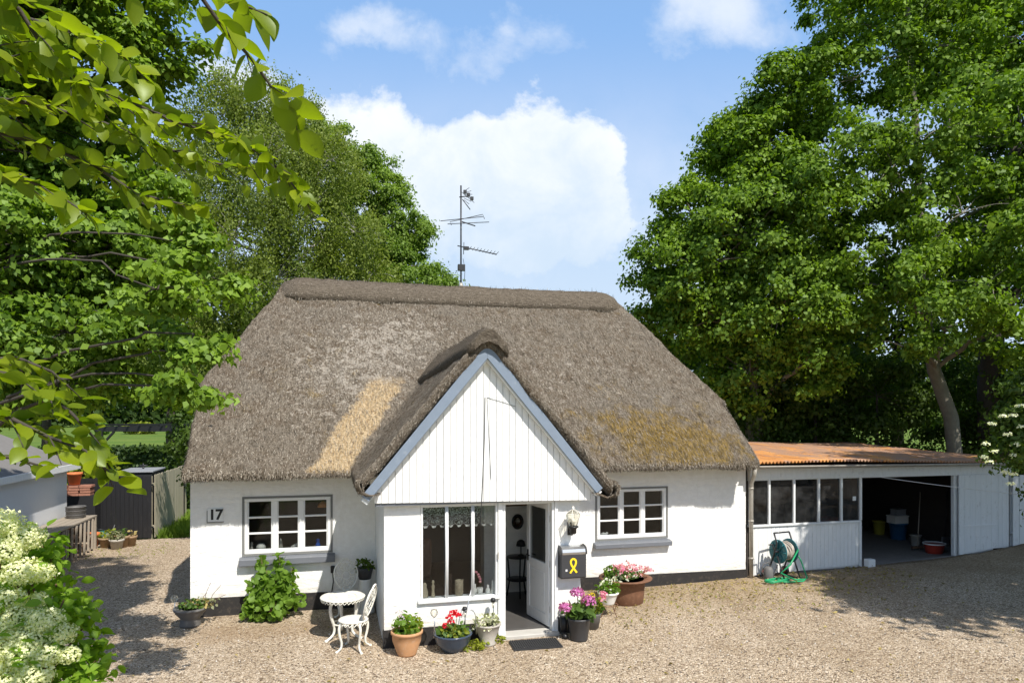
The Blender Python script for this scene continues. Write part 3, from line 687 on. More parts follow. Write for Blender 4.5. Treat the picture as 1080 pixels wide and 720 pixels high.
# ---- porch roof
PXC = 4.45
def z_porch(x, y):
    t = abs(x-PXC); t = math.sqrt(t*t+.012)-.05
    return 4.56 - 1.19*t
def porch_roof():
    us = np.linspace(2.66, 6.38, 122); lipL = [(2.86, 2.22), (2.72, 2.20), (2.60, 2.25), (2.56, 2.36), (2.59, 2.46)]
    lipR = [(6.46, 2.33), (6.52, 2.25), (6.49, 2.14), (6.36, 2.08), (6.16, 2.17)]
    rows = []
    ysx = [(-2.44, -.24, 0), (-2.535, -.20, 0), (-2.585, -.12, 0), (-2.585, -.04, 0)] + [(y, 0, 1) for y in np.linspace(-2.56, 1.95, 104)]
    for y, dz, _ in ysx:
        row = []
        for x, z in lipL: row.append([x + (.06 if dz else 0), y, z + (0 if dz == 0 else -dz*.1)])
        for x in us: row.append([x, y, z_porch(x, y)+dz])
        for x, z in lipR: row.append([x - (.06 if dz else 0), y, z])
        for p in row:
            zm = z_main(p[0], max(y, -.62)) if y > -.75 else -9
            if zm > -5:
                k = .34; f = min(1, (y+.75)/.5)
                zz = smax(p[2], zm-.07, k*f+1e-4); p[2] = zz if p[2] > zm-1.2 else zm-.12
                if p[2] < zm-.05: p[2] = zm-.09
        rows.append(row)
    A = np.array(rows); nu, nv = A.shape[:2]
    T = np.gradient(A, axis=1); S = np.gradient(A, axis=0); N = np.cross(S, T); N /= np.linalg.norm(N, axis=2, keepdims=True)+1e-9
    N = np.where(N[:, :, 2:3] < 0, -N, N)
    B = A.copy()
    for i in range(nu):
        for j in range(nv):
            x, y, z = A[i, j]; B[i, j] += N[i, j]*(.035*fbm(x*.9, y*.9, z*.9+4, 2) + .018*fbm(x*4, y*4, z*4, 2))
    V = B.reshape(-1, 3); I = np.arange(nu*nv).reshape(nu, nv)
    F = np.stack([I[:-1, :-1], I[1:, :-1], I[1:, 1:], I[:-1, 1:]], -1).reshape(-1, 4)
    def sample(i0, i1, j0, j1, k, seed):
        g = np.random.default_rng(seed); i = g.integers(i0, i1, k); j = g.integers(j0, j1, k); u = g.random((k, 1)); v = g.random((k, 1))
        P = B[i, j]*(1-u)*(1-v) + B[i+1, j]*u*(1-v) + B[i, j+1]*(1-u)*v + B[i+1, j+1]*u*v; n_ = N[i, j]
        d = np.array([0, 0, -1.]) + n_*n_[:, 2:3]; d /= np.linalg.norm(d, axis=1, keepdims=True)+1e-6; return P, d, n_
    parts = []
    P, D, Nn = sample(4, nu-2, 3, nv-3, 24000, 21); parts.append(fuzz(P, D, Nn, (.03, .11), (.0016, .004), (0, .02), 22))
    P, D, Nn = sample(0, 5, 2, nv-3, 9000, 23); Nn = np.tile([0, -1., .1], (len(P), 1)); parts.append(fuzz(P, D, Nn, (.02, .05), (.0015, .003), (-.01, .02), 24))
    P, D, Nn = sample(2, nu-2, 0, 6, 2500, 25); D = np.tile([-.2, 0, -1.], (len(P), 1)); parts.append(fuzz(P, D, Nn, (.02, .06), (.002, .004), (0, .02), 26))
    P, D, Nn = sample(2, nu-2, nv-7, nv-1, 2500, 27); D = np.tile([.2, 0, -1.], (len(P), 1)); parts.append(fuzz(P, D, Nn, (.02, .06), (.002, .004), (0, .02), 28))
    pr = assemble('porch_roof', V, F, parts, M['thatch'])
    # thick roll along the porch ridge
    rows = []
    for y in np.linspace(-2.66, 1.75, 80):
        e = y+2.66; k = .55+.45*math.sqrt(min(1, e/.30)); wid = .36 + .22*max(0, min(1, (y+1.9)/2.9))
        zt = 4.62
        sec = []
        for s in np.linspace(-1, 1, 13):
            x = PXC + s*wid*k; z = z_porch(x, y) + .125*k*(1-.10*s*s) + .01
            sec.append((x, y, z))
        for s in (1.0, .6, 0, -.6, -1.0):
            x = PXC + s*wid*k*1.0; sec.append((x + (.015 if s > 0 else -.015 if s < 0 else 0), y, z_porch(x, y) - .08))
        rows.append(sec)
    strip_surface('ridge_cap', rows, M['cap'], pr, 31, .02, 5000)
porch_roof()

# ---- porch walls, gable, glazing, door
PY0 = -2.27
def porch():
    mb = MB()
    wall_openings(mb, 2.99, 5.98, -.08, 2.10, [(3.51, 4.665, .63, 2.045), (4.735, 5.585, -.08, 2.045)], PY0, PY0+.15)
    mb.build('porch_wall', M['wall'], house)
    mb = MB(); wall_openings(mb, PY0+.152, -.002, -.08, 2.35, [], 2.992, 3.11, 'y'); mb.build('porch_side_wall', M['oldwhite'], house); mb = MB(); wall_openings(mb, PY0+.152, -.002, -.08, 2.35, [], 5.86, 5.978, 'y')
    mb.build('porch_side_wall', M['oldwhite'], house)
    mb = MB(); mb.box(2.972, 4.728, PY0-.016, PY0+.05, -.1, .255); mb.build('porch_plinth', M['tar'], house); mb = MB(); mb.box(5.592, 5.995, PY0-.016, PY0+.05, -.1, .25);
    mb.build('porch_plinth', M['tar'], house)
    mb = MB(); mb.box(3.12, 5.855, PY0+.16, -.01, -.02, .075); mb.build('porch_floor', M['tile'], house)
    mb = MB(); mb.box(3.0, 5.97, PY0+.16, -.01, 2.11, 2.15); mb.build('porch_ceiling', M['interior'], house)
    # boarded gable
    mb = MB(); y0 = -2.41; w = .0985; x = 2.84
    def zt(xx): return 4.22 - 1.19*abs(xx-PXC)
    while x < 6.10:
        a, b = x+.0036, min(x+w-.0036, 6.11); top = sorted((zt(a), zt(b)))
        zb = 2.095 - .016*(x-2.84)
        dy = random.uniform(-.002, .002)
        if min(zt(a), zt(b)) > zb+.01:
            pts = [(a, zb), (b, zb), (b, zt(b))] + ([(PXC, zt(PXC))] if a < PXC < b else []) + [(a, zt(a))]
            mb.prism(pts, y0+dy, y0+.022)
        x += w
    gb = mb.build('gable_cladding', M['white'], house, .002)
    mb = MB(); mb.prism([(2.86, 2.10), (6.08, 2.05), (PXC, 4.16)], y0+.023, y0+.06); mb.build('gable_backing', M['oldwhite'], house)
    mb = MB(); mb.box(2.86, 6.10, y0+.023, PY0-.002, 2.048, 2.098); mb.build('gable_soffit', M['slate'], house)
    # verge boards
    for sx, xt, zt_ in ((-1, 2.66, 2.215), (1, 6.24, 2.235)):
        mb = MB(); ax, az = PXC, 4.40; ux, uz = (xt-ax), (zt_-az); L = math.hypot(ux, uz); ux /= L; uz /= L; nx, nz = (uz*sx, -ux*sx)
        if nz > 0: nx, nz = -nx, -nz
        wd = .150
        poly = [(ax, az), (xt, zt_), (xt+nx*wd*.75-ux*.02, zt_+nz*wd*.75), (ax, az - wd/abs(nz))]
        mb.prism(poly, -2.545, -2.510)
        mb.build('bargeboard', M['bluegrey'], house, .004)
        mb = MB(); e = .14
        p2 = [(ax, az-.165), (xt, zt_-.06), (xt+nx*.10, zt_-.06+nz*.10), (ax, az-.27)]
        mb.prism(p2, -2.508, -2.412); mb.build('gable_eave_lining', M['oldwhite'], house)
    mb = MB(); mb.tube([(4.44, -2.417, 3.60), (4.43, -2.42, 3.0), (4.41, -2.42, 2.5), (4.39, -2.42, 2.09), (4.38, -2.35, 1.7)], .006, 6); mb.tube([(4.47, -2.415, 3.60), (4.50, -2.416, 3.0), (4.53, -2.417, 2.4)], .003, 5)
    mb.tube([(4.47, -2.415, 3.60), (4.72, -2.416, 3.53), (4.90, -2.418, 3.47)], .003, 5); mb.build('gable_cable', M['darkwire'], house)
    # porch window
    mb = MB(); mb.box(3.512, 3.545, PY0-.012, PY0+.10, .66, 2.044); mb.box(4.632, 4.663, PY0-.012, PY0+.10, .66, 2.044); mb.box(3.545, 4.632, PY0-.010, PY0+.10, 1.995, 2.044)
    pw = mb.build('porch_window', M['white'], house, .004)
    for x in (3.895, 4.285):
        mb = MB(); mb.tube([(x, PY0+.0, .66), (x+.003, PY0+.0, 1.3), (x, PY0+.0, 1.995)], .027, 10); mb.build('mullion', M['oldwhite'], pw)
    mb = MB(); mb.box(3.545, 4.632, PY0+.045, PY0+.051, .66, 1.995); mb.build('pane', M['glass'], pw)
    mb = MB(); mb.box(3.47, 4.70, PY0-.05, PY0+.16, .605, .658); mb.build('ledge', M['oldwhite'], pw, .006)
    # door frame, step, door
    mb = MB(); mb.box(4.667, 4.735, PY0-.035, PY0+.12, .05, 2.046); mb.box(4.737, 4.782, PY0-.02, PY0+.13, .05, 2.0); mb.box(5.512, 5.552, PY0-.02, PY0+.13, .05, 2.0); mb.box(5.554, 5.604, PY0-.04, PY0+.12, .0, 2.046); mb.box(4.737, 5.552, PY0-.02, PY0+.13, 2.0, 2.044)
    fr = mb.build('door_frame', M['white'], house, .004)
    mb = MB(); mb.box(4.655, 4.672, PY0-.05, PY0-.036, 1.20, 1.30); mb.build('lock_plate', M['galv'], fr)
    mb = MB(); mb.box(4.72, 5.61, PY0-.11, PY0+.155, -.03, .055); mb.build('doorstep', M['stonestep'], house, .01)
    d = MB(); W_, H0, H1, T = .74, .088, 1.985, .045
    for a, b, c, e in ((0, .095, H0, H1), (W_-.095, W_, H0, H1), (.095, W_-.095, H1-.10, H1), (.095, W_-.095, H0, H0+.17), (.095, W_-.095, .93, 1.04)): d.box(a, b, -T/2, T/2, c, e)
    d.box(.095, W_-.095, -.010, .010, H0+.17, .93); d.box(.14, W_-.14, -.018, .018, H0+.22, .88)
    do = d.build('door', M['white'], house, .004); do.location = (5.508, PY0+.09, 0); do.rotation_euler = (0, 0, R(101))
    d = MB(); d.box(.094, W_-.094, -.004, .004, 1.03, H1-.095); d.build('pane', M['glass'], do)
    for s in (-1, 1):
        d = MB(); d.tube([(W_-.05, 0, 1.08), (W_-.05, s*.05, 1.08), (W_-.16, s*.055, 1.08)], .010, 8); d.box(W_-.075, W_-.025, s*.024-.003, s*.024+.003, .98, 1.16); d.build('handle', M['black'], do)
    for z in (.35, 1.05, 1.75):
        d = MB(); d.tube([(-.008, -.01, z-.05), (-.008, -.01, z+.05)], .012, 8); d.build('hinge', M['galv'], do)
porch()
# ------------------------------------------------------------------ garage
GX0, GX1 = 10.42, 17.22
def garage():
    g = thing('garage', 'low white boarded garage with a rusty corrugated roof and an open dark doorway', 'garage')
    mb = MB()                                            # the side, back walls
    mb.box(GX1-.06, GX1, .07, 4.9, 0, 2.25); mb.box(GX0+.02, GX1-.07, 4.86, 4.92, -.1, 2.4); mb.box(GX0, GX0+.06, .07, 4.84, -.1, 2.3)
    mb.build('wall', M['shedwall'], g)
    mb = MB(); x = 10.50; w = .098                        # boarded front below the windows
    while x < 13.12:
        b = min(x+w-.004, 13.12); mb.box(x, b, .012+random.uniform(0, .002), .04, gz(x)+.02+random.uniform(-.01, .01), 1.055); x += w
    mb.box(10.50, 13.12, .042, .06, .1, 1.05); mb.build('front_boards', M['white'], g, .002)
    mb = MB(); mb.box(10.46, 13.17, -.02, .08, 1.058, 1.10); xs = (10.50, 10.93, 11.52, 12.12, 12.68, 13.165)
    fr = mb.build('window', M['oldwhite'], g, .004)
    for i, x in enumerate(xs):
        mb = MB(); mb.box(x-.024, x+.024, -.012, .07, 1.102, 2.02); mb.build('mullion', M['oldwhite'], fr, .004)
    mb = MB()
    for a, b in zip(xs[:-1], xs[1:]): mb.box(a+.025, b-.025, .030, .036, 1.102, 2.02)
    mb.build('pane', M['dirtyglass'], fr)
    mb = MB(); mb.box(12.98, 13.06, .020, .026, 1.52, 1.61); mb.build('notice', M['whitepl'], fr)
    mb = MB(); mb.box(13.13, 13.19, -.005, .08, gz(13.1)-.02, 1.056); mb.build('post', M['oldwhite'], g, .005); mb = MB(); mb.box(15.63, 15.72, .0, .08, .15, 2.02); mb.build('post', M['oldwhite'], g, .005)
    mb = MB(); x = 10.46                                  # fascia of short upright boards
    while x < GX1:
        b = min(x+.12-.002, GX1); mb.box(x, b, -.03+random.uniform(0, .002), .0, 2.035-.006*(x-10.4), 2.310-.005*(x-10.4)); x += .12
    mb.box(10.46, GX1, .002, .08, 2.022-.003*(GX1-10.46), 2.25); mb.build('fascia', M['oldwhite'], g)
    mb = MB()                                             # wall right of the doorway
    x = 16.78
    while x < GX1-.02: mb.box(x, min(x+.118, GX1-.02), .01, .05, .32, 2.0); x += .12
    mb.box(15.73, 16.76, .02, .05, .2, 2.0); mb.build('end_boards', M['oldwhite'], g, .002)
    mb = MB(); x = 15.70                                  # the door leaf, slid back against the wall
    while x < 16.70:
        b = min(x+.15-.003, 16.74); mb.box(x, b, -.075+random.uniform(0, .002), -.045, gz(x)+.03, 2.01); x += .15
    d = mb.build('sliding_door', M['oldwhite'], g, .002)
    mb = MB(); mb.box(15.70, 16.74, -.09, -.076, .86, .885); mb.build('door_batten', M['oldwhite'], d)
    mb = MB(); mb.box(GX0+.07, GX1-.08, .05, 4.84, -.1, .115)
    mb.build('floor', M['floorconc'], g)
    mb = MB(); mb.prism([(13.2, .0), (15.6, .0), (15.6, gz(15.6)+.0), (13.2, .13)], -.10, .05, 'xz'); mb.build('threshold', M['floorconc'], g)
    # corrugated roof
    mb = MB(); nx = 7*100
    def f(i, j):
        x = 10.18 + (17.20-10.18)*i/(nx-1); y = -.30 + 5.5*j/13
        sag = .02*math.sin(x*1.1) + .012*mnoise.noise((x*.8, y*.8, 0))
        z = 2.40 + .032*(y+.3) - .012*(x-10.4) + sag + .024*math.sin(2*PI*x/.083)
        return (x, y, z)
    mb.grid(f, nx, 14); r = mb.build('roof', M['rustroof'], g); s = r.modifiers.new('sheet', 'SOLIDIFY'); s.thickness = .006
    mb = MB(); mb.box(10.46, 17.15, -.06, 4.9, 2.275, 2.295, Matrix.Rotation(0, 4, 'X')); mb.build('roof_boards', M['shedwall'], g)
    mb = MB(); n = 60                                     # half-round gutter
    def gut(i, j):
        x = 10.30 + (17.1-10.30)*i/59; a = PI + PI*j/8
        return (x, -.235+.055*math.cos(a), 2.325-.008*(x-10.4)+.055*math.sin(a))
    mb.grid(gut, 60, 9); gu = mb.build('gutter', M['galv'], g); s = gu.modifiers.new('sheet', 'SOLIDIFY'); s.thickness = .004
    mb = MB(); mb.tube([(10.44, -.235, 2.29), (10.44, -.20, 2.12), (10.455, -.09, 1.98), (10.455, -.075, 1.8), (10.455, -.075, .05)], .043, 12)
    for z in (.45, 1.2, 1.86): mb.lathe([(.043, -.02), (.052, -.018), (.052, .018), (.043, .02)], (10.455, -.075, z), 12)
    mb.build('downpipe', M['galv'], g)
    return g
garage()

def bucket(name, label, cat, loc, r0, r1, h, m, handle=True, content=None, n=24, group=None):
    t = thing(name, label, cat, loc, 0, group)
    mb = MB(); mb.lathe([(r0*.98, 0), (r0, .004), (r1, h), (r1+.012, h), (r1+.012, h-.02), (r1+.002, h-.024)], n=n); 
    mb.lathe([(r1-.006, h), (r0-.006, .02), (0, .02)], n=n); mb.build('body', m, t)
    if handle:
        mb = MB(); mb.tube([((r1+.014)*math.cos(a), .05*math.sin(a), h-.02-.10*math.sin(a)*1.0) for a in np.linspace(0, PI, 12)], .005, 6); mb.build('handle', M['darkmetal'], t)
    return t
bucket('bucket', 'pale grey bucket standing on the garage floor left of the red basket', 'bucket', (16.2, 1.6, .115), .10, .125, .27, M['concrete'])
bucket('bucket', 'dull yellow bucket deep inside the dark garage', 'bucket', (16.6, 3.2, .115), .13, .16, .36, M['yellowpl'])
bucket('barrel', 'blue tub standing in the dark garage under a pile of boxes', 'tub', (16.5, 2.45, .115), .18, .22, .42, M['blueplastic'], False)
def basket():
    t = thing('laundry_basket', 'red plastic basket with a white rim on the garage floor', 'basket', (15.88, .75, .115))
    mb = MB(); mb.lathe([(.15, 0), (.16, .01), (.205, .21), (.215, .22)], n=28, sx=1.15); mb.lathe([(.195, .212), (.15, .02), (0, .02)], n=28, sx=1.15); mb.build('body', M['redplastic'], t)
    mb = MB(); mb.tube([(.215*1.15*math.cos(a), .215*math.sin(a), .225) for a in np.linspace(0, 2*PI, 29)], .016, 8); mb.build('rim', M['ceramic'], t)
basket()
def boxes_in_garage():
    for k, (x, y, z, w, h, m, lb) in enumerate(((16.48, 2.45, .536, .42, .20, 'ceramic', 'pale flat box lying on the blue tub in the garage'), (16.52, 2.47, .737, .30, .16, 'lid', 'small grey box topmost on the pile in the garage'), (15.2, 4.2, .115, .7, .8, 'brownwood', 'brown chest against the back wall of the garage'))):
        t = thing('storage_box', lb, 'box', (x, y, z)); mb = MB(); mb.box(-w/2, w/2, -w*.35, w*.35, 0, h*.85); mb.build('body', M[m], t, .006)
        mb = MB(); mb.box(-w/2-.01, w/2+.01, -w*.35-.01, w*.35+.01, h*.85+.001, h); mb.build('lid', M[m], t, .004)
    t = thing('broom', 'broom leaning behind the red basket in the garage', 'broom', (15.80, 1.15, .115))
    mb = MB(); mb.tube([(0, 0, .06), (.34, .25, 1.35)], .013, 8); mb.build('broomstick', M['oldwood'], t)
    mb = MB(); mb.box(-.16, .16, -.03, .03, .04, .09); mb.build('brush_head', M['brownwood'], t)
    mb = MB()
    for k in range(60): x = random.uniform(-.15, .15); mb.tube([(x, random.uniform(-.02, .02), .04), (x*1.1, random.uniform(-.03, .03), 0)], .003, 4)
    mb.build('bristles', M['darkwire'], t)
    t = thing('workbench', 'long dark wooden bench along the back wall inside the garage', 'workbench', (12.6, 4.2, .115), R(90))
    mb = MB(); mb.box(-.5, .5, -1.6, 1.6, .82, .88); mb.build('bench_top', M['shedwall'], t, .005)
    for sx in (-.43, .43):
        for sy in (-1.5, 1.5): mb = MB(); mb.box(sx-.04, sx+.04, sy-.04, sy+.04, 0, .82); mb.build('leg', M['shedwall'], t)
    t = thing('wall_shelf', 'wooden shelf on the back wall of the garage', 'shelf', (15.2, 4.70, 1.35))
    mb = MB(); mb.box(-.9, .9, -.25, .15, 0, .03); mb.box(-.9, .9, -.25, .15, .4, .43); mb.build('shelf_board', M['shedwall'], t)
    t = thing('paint_tin', 'white tin standing on the shelf in the garage', 'tin', (15.3, 4.6, 1.381)); mb = MB(); mb.lathe([(.12, 0), (.12, .20), (.125, .20), (.125, .22), (0, .22)], n=20); mb.build('body', M['whitepl'], t); mb = MB(); mb.lathe([(.09, .221), (.09, .228), (0, .228)], n=20); mb.build('lid', M['steel'], t)
    t = thing('concrete_block', 'small white block at the corner of the garage doorway', 'block', (13.30, -.10, gz(13.3)))
    mb = MB(); mb.box(-.09, .09, -.07, .07, -.02, .15); mb.build('block', M['whitepl'], t, .01)
boxes_in_garage()
def garage_clutter():
    for k, (x, y, h, m, lb) in enumerate(((16.95, .75, 1.25, 'oldwood', 'spade leaning by the right doorpost inside the garage'), (17.02, 1.3, 1.4, 'darkmetal', 'dark hoe leaning on the right wall inside the garage'))):
        t = thing('spade' if k == 0 else 'hoe', lb, 'garden tool', (x-.25, y, .115)); mb = MB(); mb.tube([(0, 0, .25), (.20, .12, h)], .015, 8); mb.build('shaft', M[m], t)
        mb = MB(); mb.box(-.10, .08, -.012, .012, 0, .26) if k == 0 else mb.box(-.10, .10, -.04, .01, .0, .25); mb.build('blade', M['steel'], t, .004)
    for k, (x, y, z, m, lb) in enumerate(((14.7, 2.9, .115, 'blueplastic', 'blue plastic crate on the floor deep in the garage'), (14.7, 2.9, .40, 'redplastic', 'red plastic crate on top of the blue one deep in the garage'), (15.6, 3.3, .115, 'terrabrown', 'brown carton on the floor in the middle of the garage'), (15.2, 3.4, .115, 'oldwood', 'wooden crate left of the brown carton in the garage'))):
        t = thing('crate', lb, 'crate', (x, y, z), R(15*k)); mb = MB(); w, d, h = .26, .19, .28
        for a, b, c, e, p, q in ((-w, w, -d, -d+.02, 0, h), (-w, w, d-.02, d, 0, h), (-w, -w+.02, -d+.021, d-.021, 0, h), (w-.02, w, -d+.021, d-.021, 0, h), (-w+.021, w-.021, -d+.021, d-.021, .0, .02)): mb.box(a, b, c, e, p, q)
        mb.build('body', M[m], t, .004); mb = MB(); mb.box(-w-.008, w+.008, -d-.008, -d-.001, h-.05, h); mb.build('rim', M[m], t)
    t = thing('ladder', 'wooden ladder leaning on the back wall of the garage', 'ladder', (14.2, 4.55, .115)); mb = MB()
    for s in (-.2, .2): mb = MB(); mb.bar((s, -.5, 0), (s, .15, 1.9), .05, .03); mb.build('rail', M['oldwood'], t)
    for k in range(6): u = .12+.15*k; mb = MB(); mb.tube([(-.2, -.5+.65*u, 1.9*u), (.2, -.5+.65*u, 1.9*u)], .016, 6); mb.build('rung', M['oldwood'], t)
garage_clutter()

def fence(name, label, p0, p1, z0f, h, m, bw=.14, jitter=.02, postm=None, cat='fence', pointed=False, rails=True, holes=False):
    p0, p1 = Vector((*p0, 0)), Vector((*p1, 0)); d = (p1-p0); L = d.length; ang = math.atan2(d.y, d.x)
    t = thing(name, label, cat, (p0.x, p0.y, 0), ang)
    mb = MB(); x = 0
    while x < L-.02:
        w = min(bw-.008, L-x); wx = p0.x + d.x*x/L; z0 = z0f(wx); zt = z0+h+random.uniform(-jitter, jitter)
        mb.box(x, x+w, -.011+random.uniform(-.003, .003), .011, z0+.01, zt); x += bw
    mb.build('boards', m, t, .003)
    if rails:
        for zz in (.3, h-.25):
            mb = MB(); mb.bar((0, .045, z0f(p0.x)+zz), (L, .045, z0f(p1.x)+zz), .06, .05); mb.build('rail', postm or m, t)
    for k in range(int(L/2)+1):
        mb = MB(); x = min(.05+k*2, L-.05); z0 = z0f(p0.x+d.x*x/L); mb.box(x-.045, x+.045, .072, .16, z0-.1, z0+h-.03); mb.build('post', postm or m, t)
    return t
fence('plank_fence', 'pale upright plank fence right of the garage', (17.28, -.02), (25, -.75), lambda x: gz(x)-.03, 1.62, M['oldwhite'], .165)

# hose reel
def hose_reel():
    t = thing('hose_reel', 'teal garden hose reel cart in front of the garage boards', 'hose reel', (11.02, -.34, gz(11)), R(8)); t.scale = (1.17, 1.17, 1.17)
    mb = MB()
    for x in (-.17, .17):
        mb.tube([(x, .22, .02), (x, .05, .40), (x, -.02, .62), (x, .05, .78)], .014, 8); mb.tube([(x, -.20, .02), (x, -.03, .40)], .014, 8); mb.tube([(x, -.22, .02), (x, .25, .02)], .014, 8)
    mb.tube([(-.17, .05, .78), (.17, .05, .78)], .014, 8); mb.tube([(-.17, .25, .02), (.17, .25, .02)], .012, 8); mb.tube([(-.20, 0, .47), (.20, 0, .47)], .018, 8)
    mb.build('stand', M['darkmetal'], t)
    RX = Matrix.Translation((0, 0, .47)) @ Matrix.Rotation(R(90), 4, 'Y')
    mb = MB()
    for s in (-1, 1):
        mb.lathe([(.03, s*.115), (.06, s*.118), (.19, s*.135), (.205, s*.13), (.205, s*.12), (.19, s*.12), (.05, s*.10)], n=28, mtx=RX)
        for k in range(8):
            a = k*PI/4; mb.tube([RX @ Vector((.05*math.cos(a), .05*math.sin(a), s*.128)), RX @ Vector((.19*math.cos(a), .19*math.sin(a), s*.142))], .010, 6)
    mb.lathe([(.07, -.115), (.07, .115)], n=20, mtx=RX); mb.build('drum', M['teal'], t)
    mb = MB(); P = []
    for k in range(240):
        a = k/240*2*PI*9; rr = .115 + .012*(k/240) + .008*math.sin(k*.7); P.append(RX @ Vector((rr*math.cos(a), rr*math.sin(a), -.10+.20*((k/240*2.0) % 1))))
    mb.tube(P, .012, 6); P = [RX @ Vector(((.15+.01*math.sin(3*a))*math.cos(a), (.15+.01*math.cos(2*a))*math.sin(a), .09*math.sin(a*.37))) for a in np.linspace(0, 2*PI*6, 160)]
    mb.tube(P, .011, 6); mb.build('wound_hose', M['greyhose'], t)
    mb = MB(); mb.tube([RX @ Vector((.19, .0, .1)), (.10, -.22, .52), (-.12, -.27, .30), (-.26, -.20, .16), (-.05, -.30, .05), (.2, -.28, .03)], .014, 8)
    P = [(-.30+.24*math.cos(a)*(1+.1*math.sin(3*a)), -.18+.10*math.sin(a)*(1+.2*math.cos(2*a)), .016+.010*(a/6.28 % 3)+.012*abs(math.sin(1.7*a))) for a in np.linspace(0, 2*PI*3.3, 90)]
    mb.tube(P, .013, 8); mb.tube([(-.5, -.15, .02), (-.2, -.28, .02), (.1, -.33, .02), (.3, -.22, .03), (.27, -.12, .30), (.2, -.05, .47)], .013, 8); mb.build('green_hose', M['greenhose'], t)
    WX = lambda x: Matrix.Translation((x, .2, .08)) @ Matrix.Rotation(R(90), 4, 'Y')
    for x in (-.22, .22):
        mb = MB(); mb.lathe([(.03, -.025), (.075, -.025), (.08, -.015), (.08, .015), (.075, .025), (.03, .025)], n=20, mtx=WX(x)); w = mb.build('wheel', M['black'], t)
        mb = MB(); mb.lathe([(.045, -.03), (.045, .03)], n=16, mtx=WX(x)); mb.build('hub', M['redplastic'], w)
    mb = MB(); mb.tube([RX @ Vector((0, 0, -.13)), RX @ Vector((0, 0, -.20)), RX @ Vector((-.12, .04, -.21)), RX @ Vector((-.12, .04, -.29))], .012, 8); mb.build('crank', M['darkmetal'], t)
    t2 = thing('watering_can', 'dark grey can standing left of the hose reel cart', 'watering can', (10.72, -.27, gz(10.7)))
    mb = MB(); mb.lathe([(.10, 0), (.105, .02), (.095, .20), (.05, .25)], n=20); mb.build('body', M['greypot'], t2)
    mb = MB(); mb.tube([(.09, 0, .05), (.16, 0, .14), (.21, 0, .28)], [.02, .016, .012], 8); mb.build('spout', M['greypot'], t2)
    mb = MB(); mb.tube([(-.09, 0, .06), (-.16, 0, .16), (-.12, 0, .30), (0, 0, .34), (.04, 0, .25)], .012, 8); mb.build('handle', M['greypot'], t2)
hose_reel()
def cables():
    t = MB(); a = Vector((13.05, -.06, 2.10)); b = Vector(site(10.6, 11.6, 1.82)); P = []
    for k in range(21): u = k/20; p = a.lerp(b, u); p.z -= .16*4*u*(1-u)*.35; P.append(p)
    t.tube(P, .006, 6); tag(t.build('clothes_line', M['wire']), 'thin pale line slung from the garage front out to the right', 'line')
    t = MB(); a = Vector(site(9.0, 12.6, 3.15)); b = Vector(site(11.5, 13.5, 2.75)); t.tube([a, a.lerp(b, .5) - Vector((0, 0, .04)), b], .007, 6)
    tag(t.build('clothes_line', M['wire']), 'short pale line stretched through the white flowering shrub', 'line')
cables()

# ------------------------------------------------------------------ fittings on the house
def lantern():
    t = thing('wall_lantern', 'black and glass wall lantern right of the front door', 'lantern', (5.80, PY0, 1.62))
    mb = MB(); mb.box(-.035, .035, -.025, -.002, -.12, .08); mb.tube([(0, -.02, -.06), (0, -.12, -.10), (0, -.17, -.02), (0, -.17, .02)], .014, 8); mb.build('bracket', M['black'], t, .004)
    mb = MB(); mb.lathe([(.03, -.08), (.05, -.06), (.05, 0), (.085, .03), (.08, .045), (.03, .045)], (0, -.17, 0), 20); mb.build('base', M['black'], t)
    mb = MB(); mb.lathe([(.06, .045), (.075, .09), (.115, .20), (.118, .215), (.085, .255), (.03, .29), (.0, .292)], (0, -.17, 0), 6, False); mb.build('shade', M['clearglass'], t)
    mb = MB()
    for k in range(6):
        a = k*PI/3; P = [(r*math.cos(a), -.17+r*math.sin(a), z) for r, z in ((.061, .045), (.117, .205), (.086, .256), (.02, .295))]; mb.tube(P, .004, 5)
    mb.lathe([(.03, .288), (.016, .31), (.02, .33), (.0, .345)], (0, -.17, 0), 10); mb.build('cage', M['cream'], t)
    mb = MB(); mb.lathe([(.015, .05), (.03, .10), (.026, .14), (0, .16)], (0, -.17, 0), 12); mb.build('bulb', M['ceramic'], t)
lantern()
